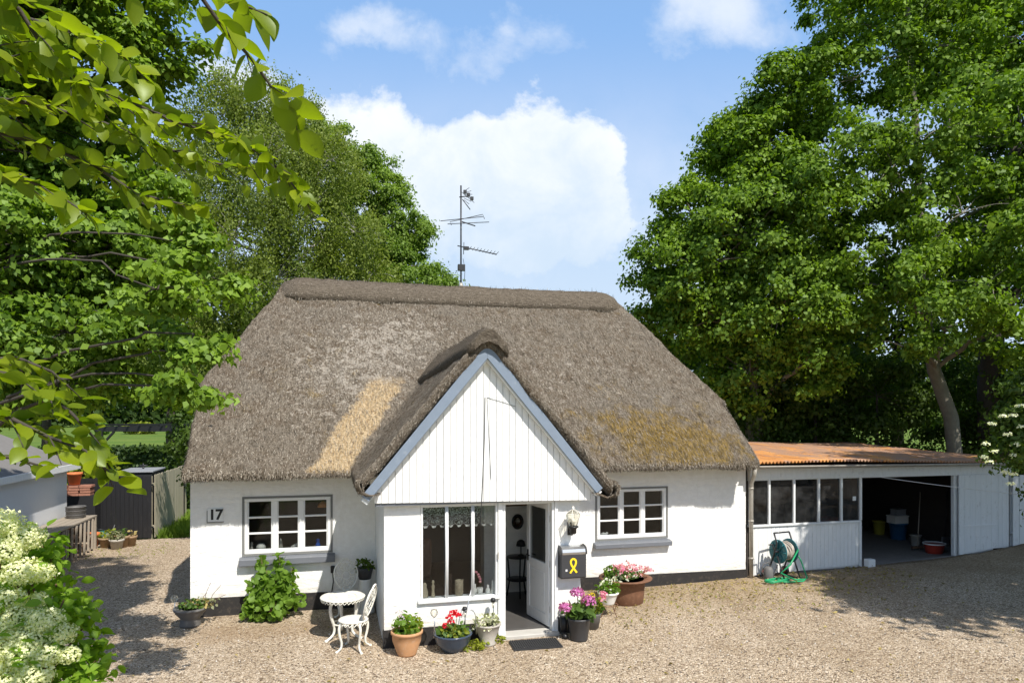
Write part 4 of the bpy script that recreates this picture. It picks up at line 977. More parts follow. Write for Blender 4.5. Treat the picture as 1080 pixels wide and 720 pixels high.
def letterbox():
    x0, x1, z0, z1 = -.20, .20, 0, .48
    t = thing('letterbox', 'black wall letterbox with a curved steel lid and a yellow ribbon sticker', 'letterbox', (5.815, PY0, .865))
    mb = MB(); pr = [(-.004, 0), (-.15, 0), (-.165, .02), (-.165, .36), (-.004, .36)]
    mb.prism(pr, x0, x1, 'yz'); mb.build('box', M['darkpot'], t, .008, 2)
    mb = MB(); mb.prism([(-.004, .362), (-.172, .362), (-.176, .40), (-.160, .445), (-.12, .472), (-.06, .485), (-.004, .485)], x0+.014, x1-.014, 'yz'); mb.build('lid', M['steel'], t, .004, 2)
    for a, b in ((x0-.012, x0+.013), (x1-.013, x1+.012)):
        mb = MB(); mb.prism([(-.004, .3615), (-.174, .3615), (-.180, .40), (-.166, .45), (-.125, .478), (-.06, .492), (-.004, .492)], a, b, 'yz'); mb.build('end_cap', M['darkpot'], t, .004)
    # the looped ribbon
    mb = MB(); P = []
    for k in range(25):
        u = k/24; a = -.9 + u*(2*PI-1.34); 
    loop = [(-.045, .085), (-.015, .135), (.020, .185), (.038, .235), (.036, .275), (.012, .300), (-.014, .300), (-.036, .275), (-.036, .235), (-.016, .185), (.018, .135), (.048, .090)]
    def rib(Pts, y, w=.020):
        n = len(Pts); V = []; F = []
        for i, (x, z) in enumerate(Pts):
            ax, az = Pts[max(i-1, 0)]; bx, bz = Pts[min(i+1, n-1)]; dx, dz = bx-ax, bz-az; L = math.hypot(dx, dz); px, pz = -dz/L*w/2, dx/L*w/2; yy = y - .0025*(i/n)
            V += [(x+px, yy, z+pz), (x-px, yy, z-pz), (x+px, yy+.002, z+pz), (x-px, yy+.002, z-pz)]
        for i in range(n-1):
            o = 4*i; F += [(o, o+4, o+5, o+1), (o+2, o+3, o+7, o+6), (o, o+2, o+6, o+4), (o+1, o+5, o+7, o+3)]
        mb.add(V, F)
    loop2 = [(x*1.15-.01, z) for x, z in loop]
    for i in range(2): pass
    import numpy as _n
    tt = _n.linspace(0, len(loop2)-1, 48); xs = _n.interp(tt, range(len(loop2)), [p[0] for p in loop2]); zs = _n.interp(tt, range(len(loop2)), [p[1] for p in loop2])
    k = _n.array([.25, .5, .25]); 
    for _ in range(4): xs[1:-1] = _n.convolve(xs, k, 'valid'); zs[1:-1] = _n.convolve(zs, k, 'valid')
    rib(list(zip(xs, zs)), -.1685, .030); mb.build('ribbon_sticker', M['yellow'], t)
    mb = MB(); mb.box(-.135, -.105, -.1675, -.1655, .115, .145); mb.build('white_sticker', M['whitepl'], t)
letterbox()
def antenna():
    t = thing('tv_antenna', 'tall roof antenna mast with three aerials on the thatch ridge', 'antenna', (5.12, 3.3, 6.2))
    mb = MB(); mb.tube([(0, 0, -.3), (0, 0, 2.42)], .019, 10); mb.build('mast', M['darkmetal'], t)
    mb = MB(); mb.lathe([(.075, .06), (.03, .18)], n=12); mb.build('base_collar', M['galv'], t)
    c = [(-.06, 0, 2.13), (.30, -.10, 2.05)]
    mb = MB(); mb.tube([(-.04, 0, 2.15), (.18, -.06, 2.18)], .012, 6)
    for k in range(6):
        a = -.9 + .36*k; mb.tube([(.06, -.05, 2.18+.04*k-.1), (.06+.20*math.cos(a), -.05, 2.18+.24*math.sin(a))], .006, 5)
    for k, (x, z) in enumerate(((.09, 2.27), (.17, 2.21), (.25, 2.13))): mb.box(x-.035, x+.035, -.06, .0, z-.035, z+.04)
    mb.tube([(.03, -.02, 2.10), (.20, -.08, 1.86)], .010, 6); mb.tube([(.03, .08, 2.30), (.28, -.16, 2.0)], .006, 6); mb.build('dish_aerial', M['darkmetal'], t)
    mb = MB(); mb.tube([(-.02, 0, 1.60), (.34, .02, 1.52)], .013, 6)
    mb.tube([(-.46, .10, 1.60), (.46, -.28, 1.66)], .008, 6); mb.tube([(-.32, -.05, 1.50), (.62, -.2, 1.57)], .008, 6); mb.tube([(-.24, -.1, 1.47), (-.26, -.02, 1.56), (.46, -.25, 1.72), (.5, -.25, 1.62)], .008, 6); mb.build('radio_aerial', M['darkmetal'], t)
    mb = MB(); mb.tube([(-.08, 0, 1.03), (.86, .06, .90)], .012, 6); mb.box(.06, .18, -.04, .04, .95, 1.02)
    for k in range(9):
        x = .22+.08*k; mb.tube([(x, -.13, 1.0-.13*k*.08), (x, .16, .995-.13*k*.08)], .006, 5)
    mb.tube([(.07, 0, 1.12), (.06, 0, .84)], .008, 5); mb.build('yagi_aerial', M['darkmetal'], t)
    mb = MB(); mb.box(-.07, .09, -.05, .05, .46, .60); mb.tube([(.05, 0, .74), (.09, -.02, .5), (.08, 0, .22)], .006, 5); mb.build('amplifier_box', M['darkmetal'], t)
antenna()
def socket():
    t = thing('wall_socket', 'black wall socket with a hanging lead beside the garden table', 'socket', (2.27, 0, .62))
    mb = MB(); mb.box(-.035, .035, -.05, -.001, 0, .12); mb.build('body', M['black'], t, .006); mb = MB(); mb.tube([(0, -.03, 0), (.01, -.03, -.15), (-.02, -.03, -.36)], .009, 6); mb.build('lead', M['darkwire'], t)
socket()

# ------------------------------------------------------------------ inside the porch and the window sills
def porch_things():
    mb = MB(); n = 140
    def f(i, j):
        x = 3.53 + 1.12*i/(n-1); drop = .27 + .035*abs(math.sin(i/n*PI*9)); z = 2.03 - drop*j/5
        return (x, PY0+.085+.014*math.sin(i*.9)*(.4+.12*j), z)
    mb.grid(f, n, 6); c = mb.build('lace_curtain', M['lace']); tag(c, 'short pale lace curtain with a scalloped edge across the porch window top', 'curtain')
    mb = MB(); mb.grid(lambda i, j: (3.53+1.12*i/(n-1), PY0+.080+.014*math.sin(i*.9), 1.745 - .035*abs(math.sin(i/n*PI*9)) - .03*j*(1 if abs(math.sin(i/n*PI*9)) > .75 else .2)), n, 2); mb.build('lace_edge', M['ceramic'], c)
    zs = .659
    def lath(name, lb, cat, x, prof, m, n=16, y=PY0+.115): 
        mb = MB(); mb.lathe(prof, (0, 0, 0), n); o = mb.build(name, m); o.location = (x, y, zs); tag(o, lb, cat)
    # figures along the ledge, left to right
    lath('bird_figurine', 'tan bird shaped figurine leftmost on the porch window ledge', 'figurine', 3.585, [(.05, 0), (.055, .03), (.05, .09), (.03, .15), (.036, .18), (.02, .21), (0, .22)], M['tan'])
    lath('figurine', 'slim tan standing figurine second from the left on the porch ledge', 'figurine', 3.71, [(.035, 0), (.028, .02), (.02, .10), (.026, .16), (.012, .19), (.024, .215), (.018, .24), (0, .25)], M['tan'])
    mb = MB(); mb.lathe([(.055, 0), (.055, .22), (.045, .225), (.045, .02), (0, .02)], n=20)
    for k in range(40):
        a = k*2.4; z = .02+.005*k; mb.tube([(.056*math.cos(a), .056*math.sin(a), z), (.060*math.cos(a+.4), .060*math.sin(a+.4), z+.02)], .008, 5)
    o = mb.build('candle_holder', M['tan']); o.location = (4.10, PY0+.115, zs); tag(o, 'patterned tan cylinder candle holder on the porch window ledge', 'candle holder')
    lath('bottle', 'small white bottle just right of the second window post in the porch', 'bottle', 4.345, [(.025, 0), (.026, .07), (.012, .10), (.012, .15), (0, .15)], M['ceramic'])
    t = thing('orchid', 'pink and white potted orchid on the porch window ledge', 'plant', (4.42, PY0+.12, zs)); mb = MB(); mb.lathe([(.04, 0), (.05, .09), (.045, .09), (0, .07)], n=16); mb.build('pot', M['ceramic'], t)
    mb = MB(); mb.tube([(0, 0, .07), (.01, 0, .2), (-.03, 0, .30), (-.09, 0, .33)], .004, 5); mb.build('stem', M['stem'], t)
    mb = MB()
    for x, z in ((-.09, .33), (-.06, .325), (-.03, .29), (-.015, .255), (.0, .22), (.0, .18)): mb.lathe([(.0, -.02), (.024, -.005), (.02, .015), (0, .02)], (x, -.01, z), 8)
    mb.build('blossom', M['p_pink'], t)
    lath('figurine', 'white pear shaped figurine between the orchid and the rightmost one', 'figurine', 4.54, [(.035, 0), (.04, .02), (.03, .07), (.015, .09), (.022, .115), (0, .135)], M['ceramic'])
    lath('figurine', 'white figurine with a narrow waist rightmost on the porch ledge', 'figurine', 4.615, [(.032, 0), (.03, .03), (.018, .09), (.024, .13), (.014, .16), (.02, .18), (0, .195)], M['ceramic'])
    # hallway wall
    t = thing('portrait', 'dark oval portrait in a black frame on the porch back wall', 'picture', (5.58, -.02, 1.37)); 
    mb = MB(); mtx = Matrix.Rotation(R(90), 4, 'X'); mb.lathe([(.075, 0), (.09, .015), (.105, .015), (.115, 0)], n=28, mtx=mtx, sy=1.25); mb.build('picture_frame', M['black'], t)
    mb = MB(); mb.lathe([(.0, .006), (.09, .006)], n=28, mtx=mtx, sy=1.25); mb.build('picture', M['brownwood'], t); mb = MB(); mb.lathe([(0, .008), (.045, .008)], (0, .02, 0), 20, mtx=mtx, sy=1.25); mb.build('face_oval', M['interior'], t)
    t = thing('framed_print', 'wide framed print above the oval portrait in the porch', 'picture', (5.58, -.012, 1.72)); mb = MB(); mb.box(-.22, .22, -.02, 0, -.06, .09); mb.build('picture_frame', M['brownwood'], t); mb = MB(); mb.box(-.19, .19, -.024, -.021, -.035, .065); mb.build('picture', M['tan'], t)
    t = thing('plant_stand', 'slender black plant stand with two shelves inside the front door', 'stand', (5.50, -.32, .076))
    for z in (.30, .70): mb = MB(); mb.lathe([(0, z), (.19, z), (.20, z+.012), (.19, z+.025), (0, z+.025)], n=24); mb.build('shelf', M['black'], t)
    for k in range(3):
        a = k*2*PI/3+.5; mb = MB(); mb.tube([(.20*math.cos(a), .20*math.sin(a), 0), (.15*math.cos(a), .15*math.sin(a), .3), (.19*math.cos(a), .19*math.sin(a), .70)], .014, 8); mb.build('leg', M['black'], t)
    t = thing('table_lamp', 'small black lamp standing on the plant stand in the porch', 'lamp', (5.56, -.32, .802)); mb = MB(); mb.lathe([(.06, 0), (.05, .02), (.012, .04), (.012, .18), (.03, .2)], n=16); mb.build('base', M['black'], t); mb = MB(); mb.lathe([(.09, .18), (.07, .26), (.03, .29), (0, .29)], n=18); mb.build('lamp_shade', M['black'], t)
    t = thing('armchair', 'brown armchair seen through the left pane of the porch window', 'armchair', (3.62, -.80, .076), R(10))
    mb = MB(); mb.box(-.38, .38, -.32, .36, .14, .45); mb.build('seat', M['brownwood'], t, .05, 3); mb = MB(); mb.box(-.36, .36, .22, .40, .46, 1.15); mb.build('backrest', M['rust'], t, .08, 4)
    for s in (-1, 1):
        mb = MB(); mb.box(s*.46-.075, s*.46+.075, -.32, .38, .14, .66); mb.build('armrest', M['brownwood'], t, .05, 3)
    # left window sill
    z0 = .978
    def on(name, lb, cat, x, prof, m, n=16):
        mb = MB(); mb.lathe(prof, n=n); o = mb.build(name, m); o.location = (x, .20, .975); tag(o, lb, cat)
    on('shell_ornament', 'round pale shell ornament on a foot in the left house window', 'ornament', 1.08, [(.035, 0), (.02, .02), (.03, .04), (.075, .07), (.08, .12), (.05, .16), (0, .17)], M['cream'])
    on('figurine', 'grey green slim figurine in the left corner of the left house window', 'figurine', .93, [(.03, 0), (.03, .04), (.018, .13), (.022, .17), (0, .2)], M['concrete'])
    on('glass_vase', 'blue glass vase in the right part of the left house window', 'vase', 2.02, [(.045, 0), (.055, .03), (.035, .13), (.025, .15), (.03, .20), (.026, .20), (0, .19)], M['blueglass'])
    on('figurine', 'clear grey tall figurine in the middle of the left house window', 'figurine', 1.40, [(.04, 0), (.045, .05), (.03, .16), (.015, .22), (.0, .25)], M['concrete'])
    mb = MB(); mb.lathe([(.03, .0), (.012, .03), (.012, .08), (.0, .085)], n=12); mb.tube([(-.06, 0, .085), (0, 0, .10), (.05, 0, .13), (.07, 0, .17)], [.012, .03, .02, .014], 8); o = mb.build('bird_figurine', M['cream']); o.location = (1.63, .2, .975); tag(o, 'cream bird figurine in the middle of the left house window', 'figurine')
    t = thing('pendant_lamp', 'amber glass lamp hanging in the left house window', 'lamp', (2.10, .45, 1.70)); mb = MB(); mb.lathe([(.10, 0), (.08, .06), (.03, .10), (0, .11)], n=18); mb.build('lamp_shade', M['amber'], t); mb = MB(); mb.tube([(0, 0, .1), (0, 0, .76)], .004, 5); mb.build('cord', M['darkwire'], t)
    # right window sill
    t = thing('animal_figurine', 'white animal figurine in the left corner of the right house window', 'figurine', (7.36, .19, .93)); mb = MB(); mb.tube([(-.07, 0, .08), (0, 0, .10), (.06, 0, .09), (.09, 0, .13)], [.02, .035, .03, .022], 8)
    for x in (-.05, .05):
        for y in (-.02, .02): mb.tube([(x, y, .08), (x, y, 0)], .010, 6)
    mb.build('body', M['ceramic'], t)
porch_things()
# ------------------------------------------------------------------ leaves and flowers
def leaf_quads(C, size, g, up=.5, aspect=.62, fold=.12, droop=0., out=None, var=.35):
    n = len(C); N = g.normal(0, 1, (n, 3)); N[:, 2] += up*2
    if out is not None: N += out
    N /= np.linalg.norm(N, axis=1, keepdims=True)
    T = np.cross(N, g.normal(0, 1, (n, 3))); T[:, 2] -= droop; T /= np.linalg.norm(T, axis=1, keepdims=True)+1e-9
    B = np.cross(N, T); B /= np.linalg.norm(B, axis=1, keepdims=True)+1e-9
    L = size*g.uniform(1-var, 1+var, (n, 1)); w = L*aspect*.5
    V = np.stack([C, C+T*L*.45+B*w+N*L*fold, C+T*L-N*L*.10, C+T*L*.45-B*w+N*L*fold], 1).reshape(-1, 3)
    return V, (np.arange(n)*4)[:, None]+np.arange(4)
def leaf_shaped(C, size, g, up=.5, aspect=.62, fold=.10, droop=.2, T0=None, lobed=False, var=.3):
    """leaves with a midrib, a curved blade and a pointed tip"""
    n = len(C); N = g.normal(0, .7, (n, 3)); N[:, 2] += up*2; N /= np.linalg.norm(N, axis=1, keepdims=True)
    T = g.normal(0, 1, (n, 3)) if T0 is None else T0 + g.normal(0, .45, (n, 3))
    T -= N*(T*N).sum(1, keepdims=True); T[:, 2] -= droop; T /= np.linalg.norm(T, axis=1, keepdims=True)
    B = np.cross(N, T); B /= np.linalg.norm(B, axis=1, keepdims=True); N = np.cross(T, B)
    L = size*g.uniform(1-var, 1+var, (n, 1)); cv = g.uniform(-.12, .42, (n, 1)); tw = g.uniform(-.45, .45, (n, 1))
    us = [0, .10, .22, .36, .50, .64, .78, .90, 1.0]; ws = [.05, .48, .80, .97, 1.0, .90, .66, .34, .02] if not lobed else [.25, .85, 1.15, 1.0, .78, .90, .74, .30, .03]
    V = []
    for u, w in zip(us, ws):
        m = C + T*L*u - N*L*cv*u*u; hw = L*aspect*.5*w; e = N*L*fold*w + N*hw*tw*u*2
        hw = hw*g.uniform(.93, 1.07, (n, 1)); V += [m+B*hw+N*L*fold*w+N*hw*tw*u, m, m-B*hw+N*L*fold*w-N*hw*tw*u]
    V = np.stack(V, 1).reshape(-1, 3); F = []
    for k in range(8): a = 3*k; F += [(a, a+1, a+4, a+3), (a+1, a+2, a+5, a+4)]
    F = np.array(F); F = (F[None] + (np.arange(n)*27)[:, None, None]).reshape(-1, 4); return V, F
def join(parts):
    VV = []; FF = []; o = 0
    for V, F in parts: VV.append(V); FF.append(F+o); o += len(V)
    return np.concatenate(VV), np.concatenate(FF)
def blob(g, n, c, r, shell=.0):
    d = g.normal(0, 1, (n, 3)); d /= np.linalg.norm(d, axis=1, keepdims=True); u = (shell + (1-shell)*g.random((n, 1)))**(1/2.2)
    return np.array(c) + d*u*np.array(r)
def foliage(root, name, c, r, n, size, m, seed, lobed=False, up=.4, shell=.3, aspect=.7, shaped=True):
    g = np.random.default_rng(seed); C = blob(g, n, c, r, shell); C[:, 2] = np.maximum(C[:, 2], c[2]-r[2]*.55)
    V, F = (leaf_shaped if shaped else leaf_quads)(C, size, g, up, aspect, **({'lobed': lobed} if shaped else {}))
    return mesh_np(name, V, F, m, root)
def blooms(root, name, centers, rad, petals, size, m, seed, flat=1.):
    g = np.random.default_rng(seed); parts = []
    for c in centers:
        d = g.normal(0, 1, (petals, 3)); d[:, 2] = np.abs(d[:, 2])*1.0 - .25; d /= np.linalg.norm(d, axis=1, keepdims=True)
        C = np.array(c) + d*rad*np.array([1, 1, flat])*g.uniform(.75, 1, (petals, 1)); parts.append(leaf_quads(C, size, g, 0, .9, .05, out=d*3))
    V, F = join(parts); return mesh_np(name, V, F, m, root)
def pot(root, prof, m, name='pot', n=28, soil=None, sx=1, sy=1):
    mb = MB(); mb.lathe(prof, n=n, sx=sx, sy=sy); o = mb.build(name, m, root)
    if soil: mb = MB(); mb.lathe([(0, soil[1]), (soil[0], soil[1])], n=n, sx=sx, sy=sy); mb.build('soil', M['soil'], root)
    return o
def solar_light(loc, lb, h=.42, globe=False):
    t = thing('solar_light', lb, 'garden light', loc); mb = MB(); mb.tube([(0, 0, 0), (.01, 0, h)], .009, 6); mb.build('stake', M['steel'], t)
    mb = MB()
    if globe: mb.lathe([(.012, h-.01), (.045, h+.02), (.058, h+.06), (.045, h+.10), (0, h+.115)], n=16); mb.build('globe', M['clearglass'], t)
    else:
        mb.lathe([(.018, h-.09), (.024, h-.01)], n=12); mb.build('lens', M['clearglass'], t); mb = MB(); mb.lathe([(.036, h), (.040, h+.02), (.030, h+.05), (0, h+.055)], n=14); mb.build('cap', M['black'], t)
    return t

def flower_pots():
    t = thing('terracotta_pot', 'large terracotta pot of green leaves and lilac flowers at the porch corner', 'flower pot', (3.28, -2.60, 0))
    pot(t, [(.0, 0), (.13, 0), (.135, .02), (.20, .20), (.205, .29), (.225, .30), (.225, .335), (.20, .335), (.195, .30), (.0, .29)], M['terracotta'], soil=(.19, .305))
    foliage(t, 'leaves', (0, 0, .40), (.20, .20, .17), 190, .075, M['leaf_vine'], 41); foliage(t, 'pale_leaves', (.10, 0, .42), (.13, .14, .14), 70, .06, M['leaf_yellow'], 42)
    g = np.random.default_rng(43); blooms(t, 'blossom', [(-.14+.09*g.random(), g.uniform(-.1, .1), .50+.10*g.random()) for _ in range(9)], .022, 9, .022, M['p_lilac'], 44)
    t = thing('glazed_bowl', 'blue glazed bowl with a red geranium under the porch window', 'flower pot', (3.93, -2.60, 0))
    pot(t, [(0, 0), (.14, 0), (.16, .02), (.245, .13), (.265, .22), (.28, .235), (.275, .255), (.25, .25), (.235, .20), (0, .2)], M['blueglaze'], soil=(.24, .215))
    foliage(t, 'leaves', (0, 0, .27), (.24, .22, .10), 190, .075, M['leaf_pot'], 45); foliage(t, 'yellowed_leaves', (.02, -.1, .28), (.22, .14, .08), 60, .06, M['leaf_yellow'], 46)
    blooms(t, 'red_blossom', [(-.06, -.02, .47), (.0, 0, .52), (.05, .02, .515), (-.11, -.03, .36), (-.03, -.05, .42), (.07, .0, .49)], .045, 30, .035, M['p_red'], 47)
    mb = MB(); 
    for p in ((-.10, .36), (0, .5), (.06, .48)): mb.tube([(0, 0, .21), (p[0]*.6, 0, .3), (p[0], -.01, p[1])], .005, 5)
    mb.build('stem', M['stem'], t)
    solar_light((3.66, -2.62, .20), 'globe solar light left of the red geranium in the blue bowl', .30, True)
    solar_light((4.11, -2.56, .20), 'dark capped solar light right of the red geranium', .34)
    t = thing('garden_stick', 'thin leaning stick standing in the blue bowl', 'stick', (4.07, -2.55, .20)); mb = MB(); mb.tube([(0, 0, 0), (.14, .03, .62)], .007, 6); mb.build('stick', M['steel'], t)
    t = thing('bird_feeder', 'curved wire hanger over the right side of the blue bowl', 'wire hanger', (4.12, -2.60, .20)); mb = MB(); mb.tube([(-.10*math.cos(a)+.04, 0, .25+.11*math.sin(a)) for a in np.linspace(0, PI, 14)] + [(.15, 0, .1), (.15, 0, 0)], .006, 6); mb.build('wire', M['steel'], t)
    t = thing('stone_urn', 'pale stone urn of white trailing flowers left of the front door', 'flower pot', (4.46, -2.50, 0))
    pot(t, [(0, 0), (.11, 0), (.12, .03), (.10, .06), (.16, .20), (.185, .29), (.20, .30), (.195, .32), (.17, .31), (0, .28)], M['concrete'], soil=(.165, .295))
    foliage(t, 'leaves', (-.02, -.02, .34), (.22, .18, .11), 150, .05, M['leaf_grey'], 48); g = np.random.default_rng(49)
    blooms(t, 'white_blossom', [(-.05+g.uniform(-.20, .2), g.uniform(-.2, .05), .32+g.uniform(-.08, .13)) for _ in range(32)], .016, 7, .022, M['p_white'], 50)
    solar_light((4.56, -2.42, .28), 'black capped solar light standing in the pale stone urn', .32)
    t = thing('weed_clump', 'bright green weeds growing between the blue bowl and the stone urn', 'plant', (4.22, -2.62, 0)); foliage(t, 'leaves', (0, 0, .05), (.22, .13, .08), 170, .05, M['leaf_yellow'], 51)
    t = thing('weed_clump', 'small yellow green weed in the corner left of the doorstep', 'plant', (4.66, -2.46, 0)); foliage(t, 'leaves', (0, 0, .04), (.09, .08, .07), 55, .045, M['leaf_yellow'], 52)
    t = thing('doormat', 'black ribbed rubber doormat in front of the doorstep', 'doormat', (5.13, -2.70, .012), R(-3)); mb = MB(); mb.box(-.36, .36, -.20, .20, 0, .010)
    for k in range(22):
        x = -.335+.032*k; mb.box(x-.009, x+.009, -.19, .19, .0102, .024)
    for k in range(6): y = -.17+.068*k; mb.box(-.345, .345, y-.006, y+.006, .0101, .019)
    mb.build('mat', M['rubber'], t)
    # hydrangea
    t = thing('hydrangea_pot', 'dark pot with three large purple pink hydrangea heads right of the door', 'flower pot', (5.83, -2.62, 0))
    pot(t, [(0, 0), (.125, 0), (.13, .02), (.165, .30), (.175, .31), (.175, .335), (.16, .335), (.155, .3), (0, .3)], M['darkpot'], soil=(.155, .31))
    foliage(t, 'leaves', (.02, 0, .42), (.21, .19, .13), 100, .12, M['leaf_pot'], 53, aspect=.7)
    blooms(t, 'flower_head', [(-.24, -.06, .50)], .105, 190, .032, M['p_purple'], 54, .85); blooms(t, 'flower_head', [(-.02, .02, .68)], .115, 220, .032, M['p_purple'], 55, .8); blooms(t, 'flower_head', [(.13, -.05, .57)], .115, 220, .032, M['p_purple'], 56, .8)
    mb = MB()
    for p in ((-.24, -.06, .5), (-.02, .02, .7), (.13, -.05, .56)): mb.tube([(0, 0, .3), (p[0]*.5, p[1]*.5, .42), p], .007, 6)
    mb.build('stem', M['stem'], t)
    t = thing('flower_pot', 'small dark pot of salmon pink and yellow flowers behind the hydrangea', 'flower pot', (6.22, -2.15, 0))
    pot(t, [(0, 0), (.10, 0), (.14, .22), (.15, .24), (.14, .24), (0, .22)], M['greypot'], soil=(.135, .225)); foliage(t, 'leaves', (0, 0, .36), (.22, .18, .15), 110, .07, M['leaf_yellow'], 57)
    foliage(t, 'dark_leaves', (0, 0, .32), (.2, .18, .12), 60, .07, M['leaf_pot'], 58)
    blooms(t, 'pink_blossom', [(.15, -.05, .46), (.18, -.03, .52)], .06, 50, .035, M['p_pink'], 59); blooms(t, 'yellow_blossom', [(.01, 0, .52), (-.04, .02, .50)], .03, 22, .028, M['p_yellow'], 60)
    t = thing('garden_boots', 'black rubber boot standing between the door frame and the hydrangea pot', 'boot', (5.66, -2.42, 0)); mb = MB(); mb.tube([(0, 0, .30), (0, 0, .16), (0, .0, .06)], [.062, .055, .055], 12, flat=1.1); mb.tube([(0, .02, .05), (-.02, -.08, .045), (-.03, -.16, .035)], [.05, .045, .03], 10); mb.build('boot', M['black'], t)
    # white pot on a wire stand
    t = thing('wire_stand', 'low rusty wire plant stand under the white pot', 'stand', (6.72, -1.60, 0)); mb = MB()
    mb.tube([(.16*math.cos(a), .16*math.sin(a), .19) for a in np.linspace(0, 2*PI, 25)], .006, 6)
    for k in range(4): a = k*PI/2+.5; mb.tube([(.16*math.cos(a), .16*math.sin(a), .19), (.13*math.cos(a), .13*math.sin(a), .10), (.19*math.cos(a), .19*math.sin(a), 0)], .006, 6)
    mb.tube([(-.16, 0, .19), (.16, 0, .19)], .005, 5); mb.tube([(0, -.16, .19), (0, .16, .19)], .005, 5); mb.build('frame', M['rust'], t)
    t = thing('white_pot', 'white ceramic pot of green leaves and white flowers on a wire stand', 'flower pot', (6.72, -1.60, .197))
    pot(t, [(0, 0), (.10, 0), (.105, .02), (.155, .15), (.165, .17), (.18, .175), (.18, .205), (.16, .205), (.155, .17), (0, .17)], M['ceramic'], soil=(.155, .18))
    foliage(t, 'leaves', (0, 0, .27), (.19, .18, .12), 170, .06, M['leaf_vine'], 61); blooms(t, 'white_blossom', [(-.1, 0, .36), (-.02, .05, .40), (.05, 0, .39), (-.14, -.04, .33), (.0, -.1, .36)], .03, 14, .026, M['p_white'], 62)
    # the old cauldron
    t = thing('iron_cauldron', 'rusty iron cauldron with a wide rim full of pink petunias', 'flower pot', (7.33, -.92, 0))
    pot(t, [(0, 0), (.30, 0), (.315, .02), (.335, .20), (.35, .40), (.40, .425), (.47, .43), (.475, .45), (.40, .45), (.33, .43), (0, .40)], M['rust'], soil=(.33, .435), n=36)
    foliage(t, 'leaves', (-.05, 0, .50), (.36, .3, .10), 220, .06, M['leaf_pot'], 63); foliage(t, 'upright_leaves', (-.28, 0, .56), (.12, .12, .13), 70, .07, M['leaf_vine'], 64)
    g = np.random.default_rng(65); blooms(t, 'pink_blossom', [(.06+g.uniform(-.3, .34), g.uniform(-.28, .2), .56+g.uniform(-.07, .13)) for _ in range(52)], .030, 9, .040, M['p_pink'], 66, .6)
    blooms(t, 'white_blossom', [(-.12+g.uniform(-.2, .2), g.uniform(-.33, -.1), .47+g.uniform(-.02, .05)) for _ in range(12)], .028, 9, .036, M['p_white'], 67, .6)
    # urn at the left corner
    t = thing('grey_urn', 'low grey footed urn with sparse plants at the left house corner', 'flower pot', (.08, -.42, 0))
    pot(t, [(0, 0), (.155, 0), (.16, .03), (.14, .11), (.15, .13), (.22, .21), (.235, .25), (.255, .265), (.25, .29), (.22, .285), (0, .25)], M['greypot'], soil=(.22, .27), n=32)
    foliage(t, 'leaves', (.02, 0, .33), (.22, .18, .09), 120, .06, M['leaf_pot'], 68); foliage(t, 'dry_leaves', (.1, 0, .34), (.28, .15, .10), 45, .055, M['dryleaf'], 69); foliage(t, 'trailing_leaves', (.30, 0, .34), (.16, .10, .10), 40, .055, M['leaf_grey'], 70)
    mb = MB(); 
    for a, b in (((.25, 0, .27), (.46, -.02, .62)), ((.2, 0, .27), (.30, 0, .66)), ((.28, 0, .28), (.52, .02, .45)), ((.15, 0, .28), (.24, .02, .5))): mb.tube([a, ((a[0]+b[0])/2-.02, 0, (a[2]+b[2])/2+.03), b], .004, 5)
    mb.build('bare_stem', M['brownwood'], t)
    solar_light((-.15, -.44, .22), 'round globe solar light in the grey urn at the left house corner', .17, True)
flower_pots()

def vine():
    t = thing('grape_vine', 'leafy green vine bush growing below the left house window', 'shrub', (1.27, -.36, 0))
    g = np.random.default_rng(71); C = []
    for c, r, n in (((0, -.08, .32), (.44, .28, .32), 300), ((-.12, 0, .62), (.30, .2, .25), 150), ((.16, 0, .66), (.28, .2, .22), 130), ((-.16, .08, .98), (.10, .09, .22), 26), ((.18, .08, 1.0), (.12, .09, .2), 28), ((.42, 0, .36), (.18, .2, .2), 60), ((.40, .1, .82), (.08, .08, .14), 12), ((-.36, -.05, .18), (.16, .18, .14), 40)): C.append(blob(g, n, c, r, .25))
    C = np.concatenate(C); C[:, 2] = np.maximum(C[:, 2], .04)
    C = C*np.array([.86, 1, .88]); V, F = leaf_shaped(C, .098, g, .35, .95, lobed=True, droop=.35); mesh_np('leaves', V, F, M['leaf_vine'], t)
    mb = MB()
    for x, y, z in ((-.14, .05, 1.02), (.16, .05, 1.02), (.36, .05, .8), (-.05, 0, .8), (.45, -.05, .4), (-.4, -.05, .3)): mb.tube([(0, 0, 0), (x*.35, y*.5, z*.4), (x*.8, y, z*.8), (x, y, z)], [.016, .011, .007, .003], 6)
    mb.build('stem', M['brownwood'], t)
vine()

# ------------------------------------------------------------------ cast iron table and chairs
def cast_leg(mb, x, y, ztop, spread, r=.016):
    a = math.atan2(y, x); u = Vector((math.cos(a), math.sin(a), 0)); b = math.hypot(x, y); P = []
    for s, zf in ((0, 1), (.35, .93), (.5, .78), (.38, .55), (.12, .32), (.20, .14), (.75, .03), (1.0, 0)): P.append(u*(b+spread*s) + Vector((0, 0, ztop*zf)))
    Q = []
    for i in range(len(P)-1):
        for k in range(4):
            p0 = P[max(i-1, 0)]; p1 = P[i]; p2 = P[i+1]; p3 = P[min(i+2, len(P)-1)]; q = k/4
            Q.append(.5*((2*p1) + (p2-p0)*q + (2*p0-5*p1+4*p2-p3)*q*q + (3*p1-p0-3*p2+p3)*q**3))
    Q.append(P[-1]); n = len(Q); mb.tube(Q, [r*(1.25-.6*abs(i/n-.25)) + (.008 if i > n-5 else 0) for i in range(n)], 8)
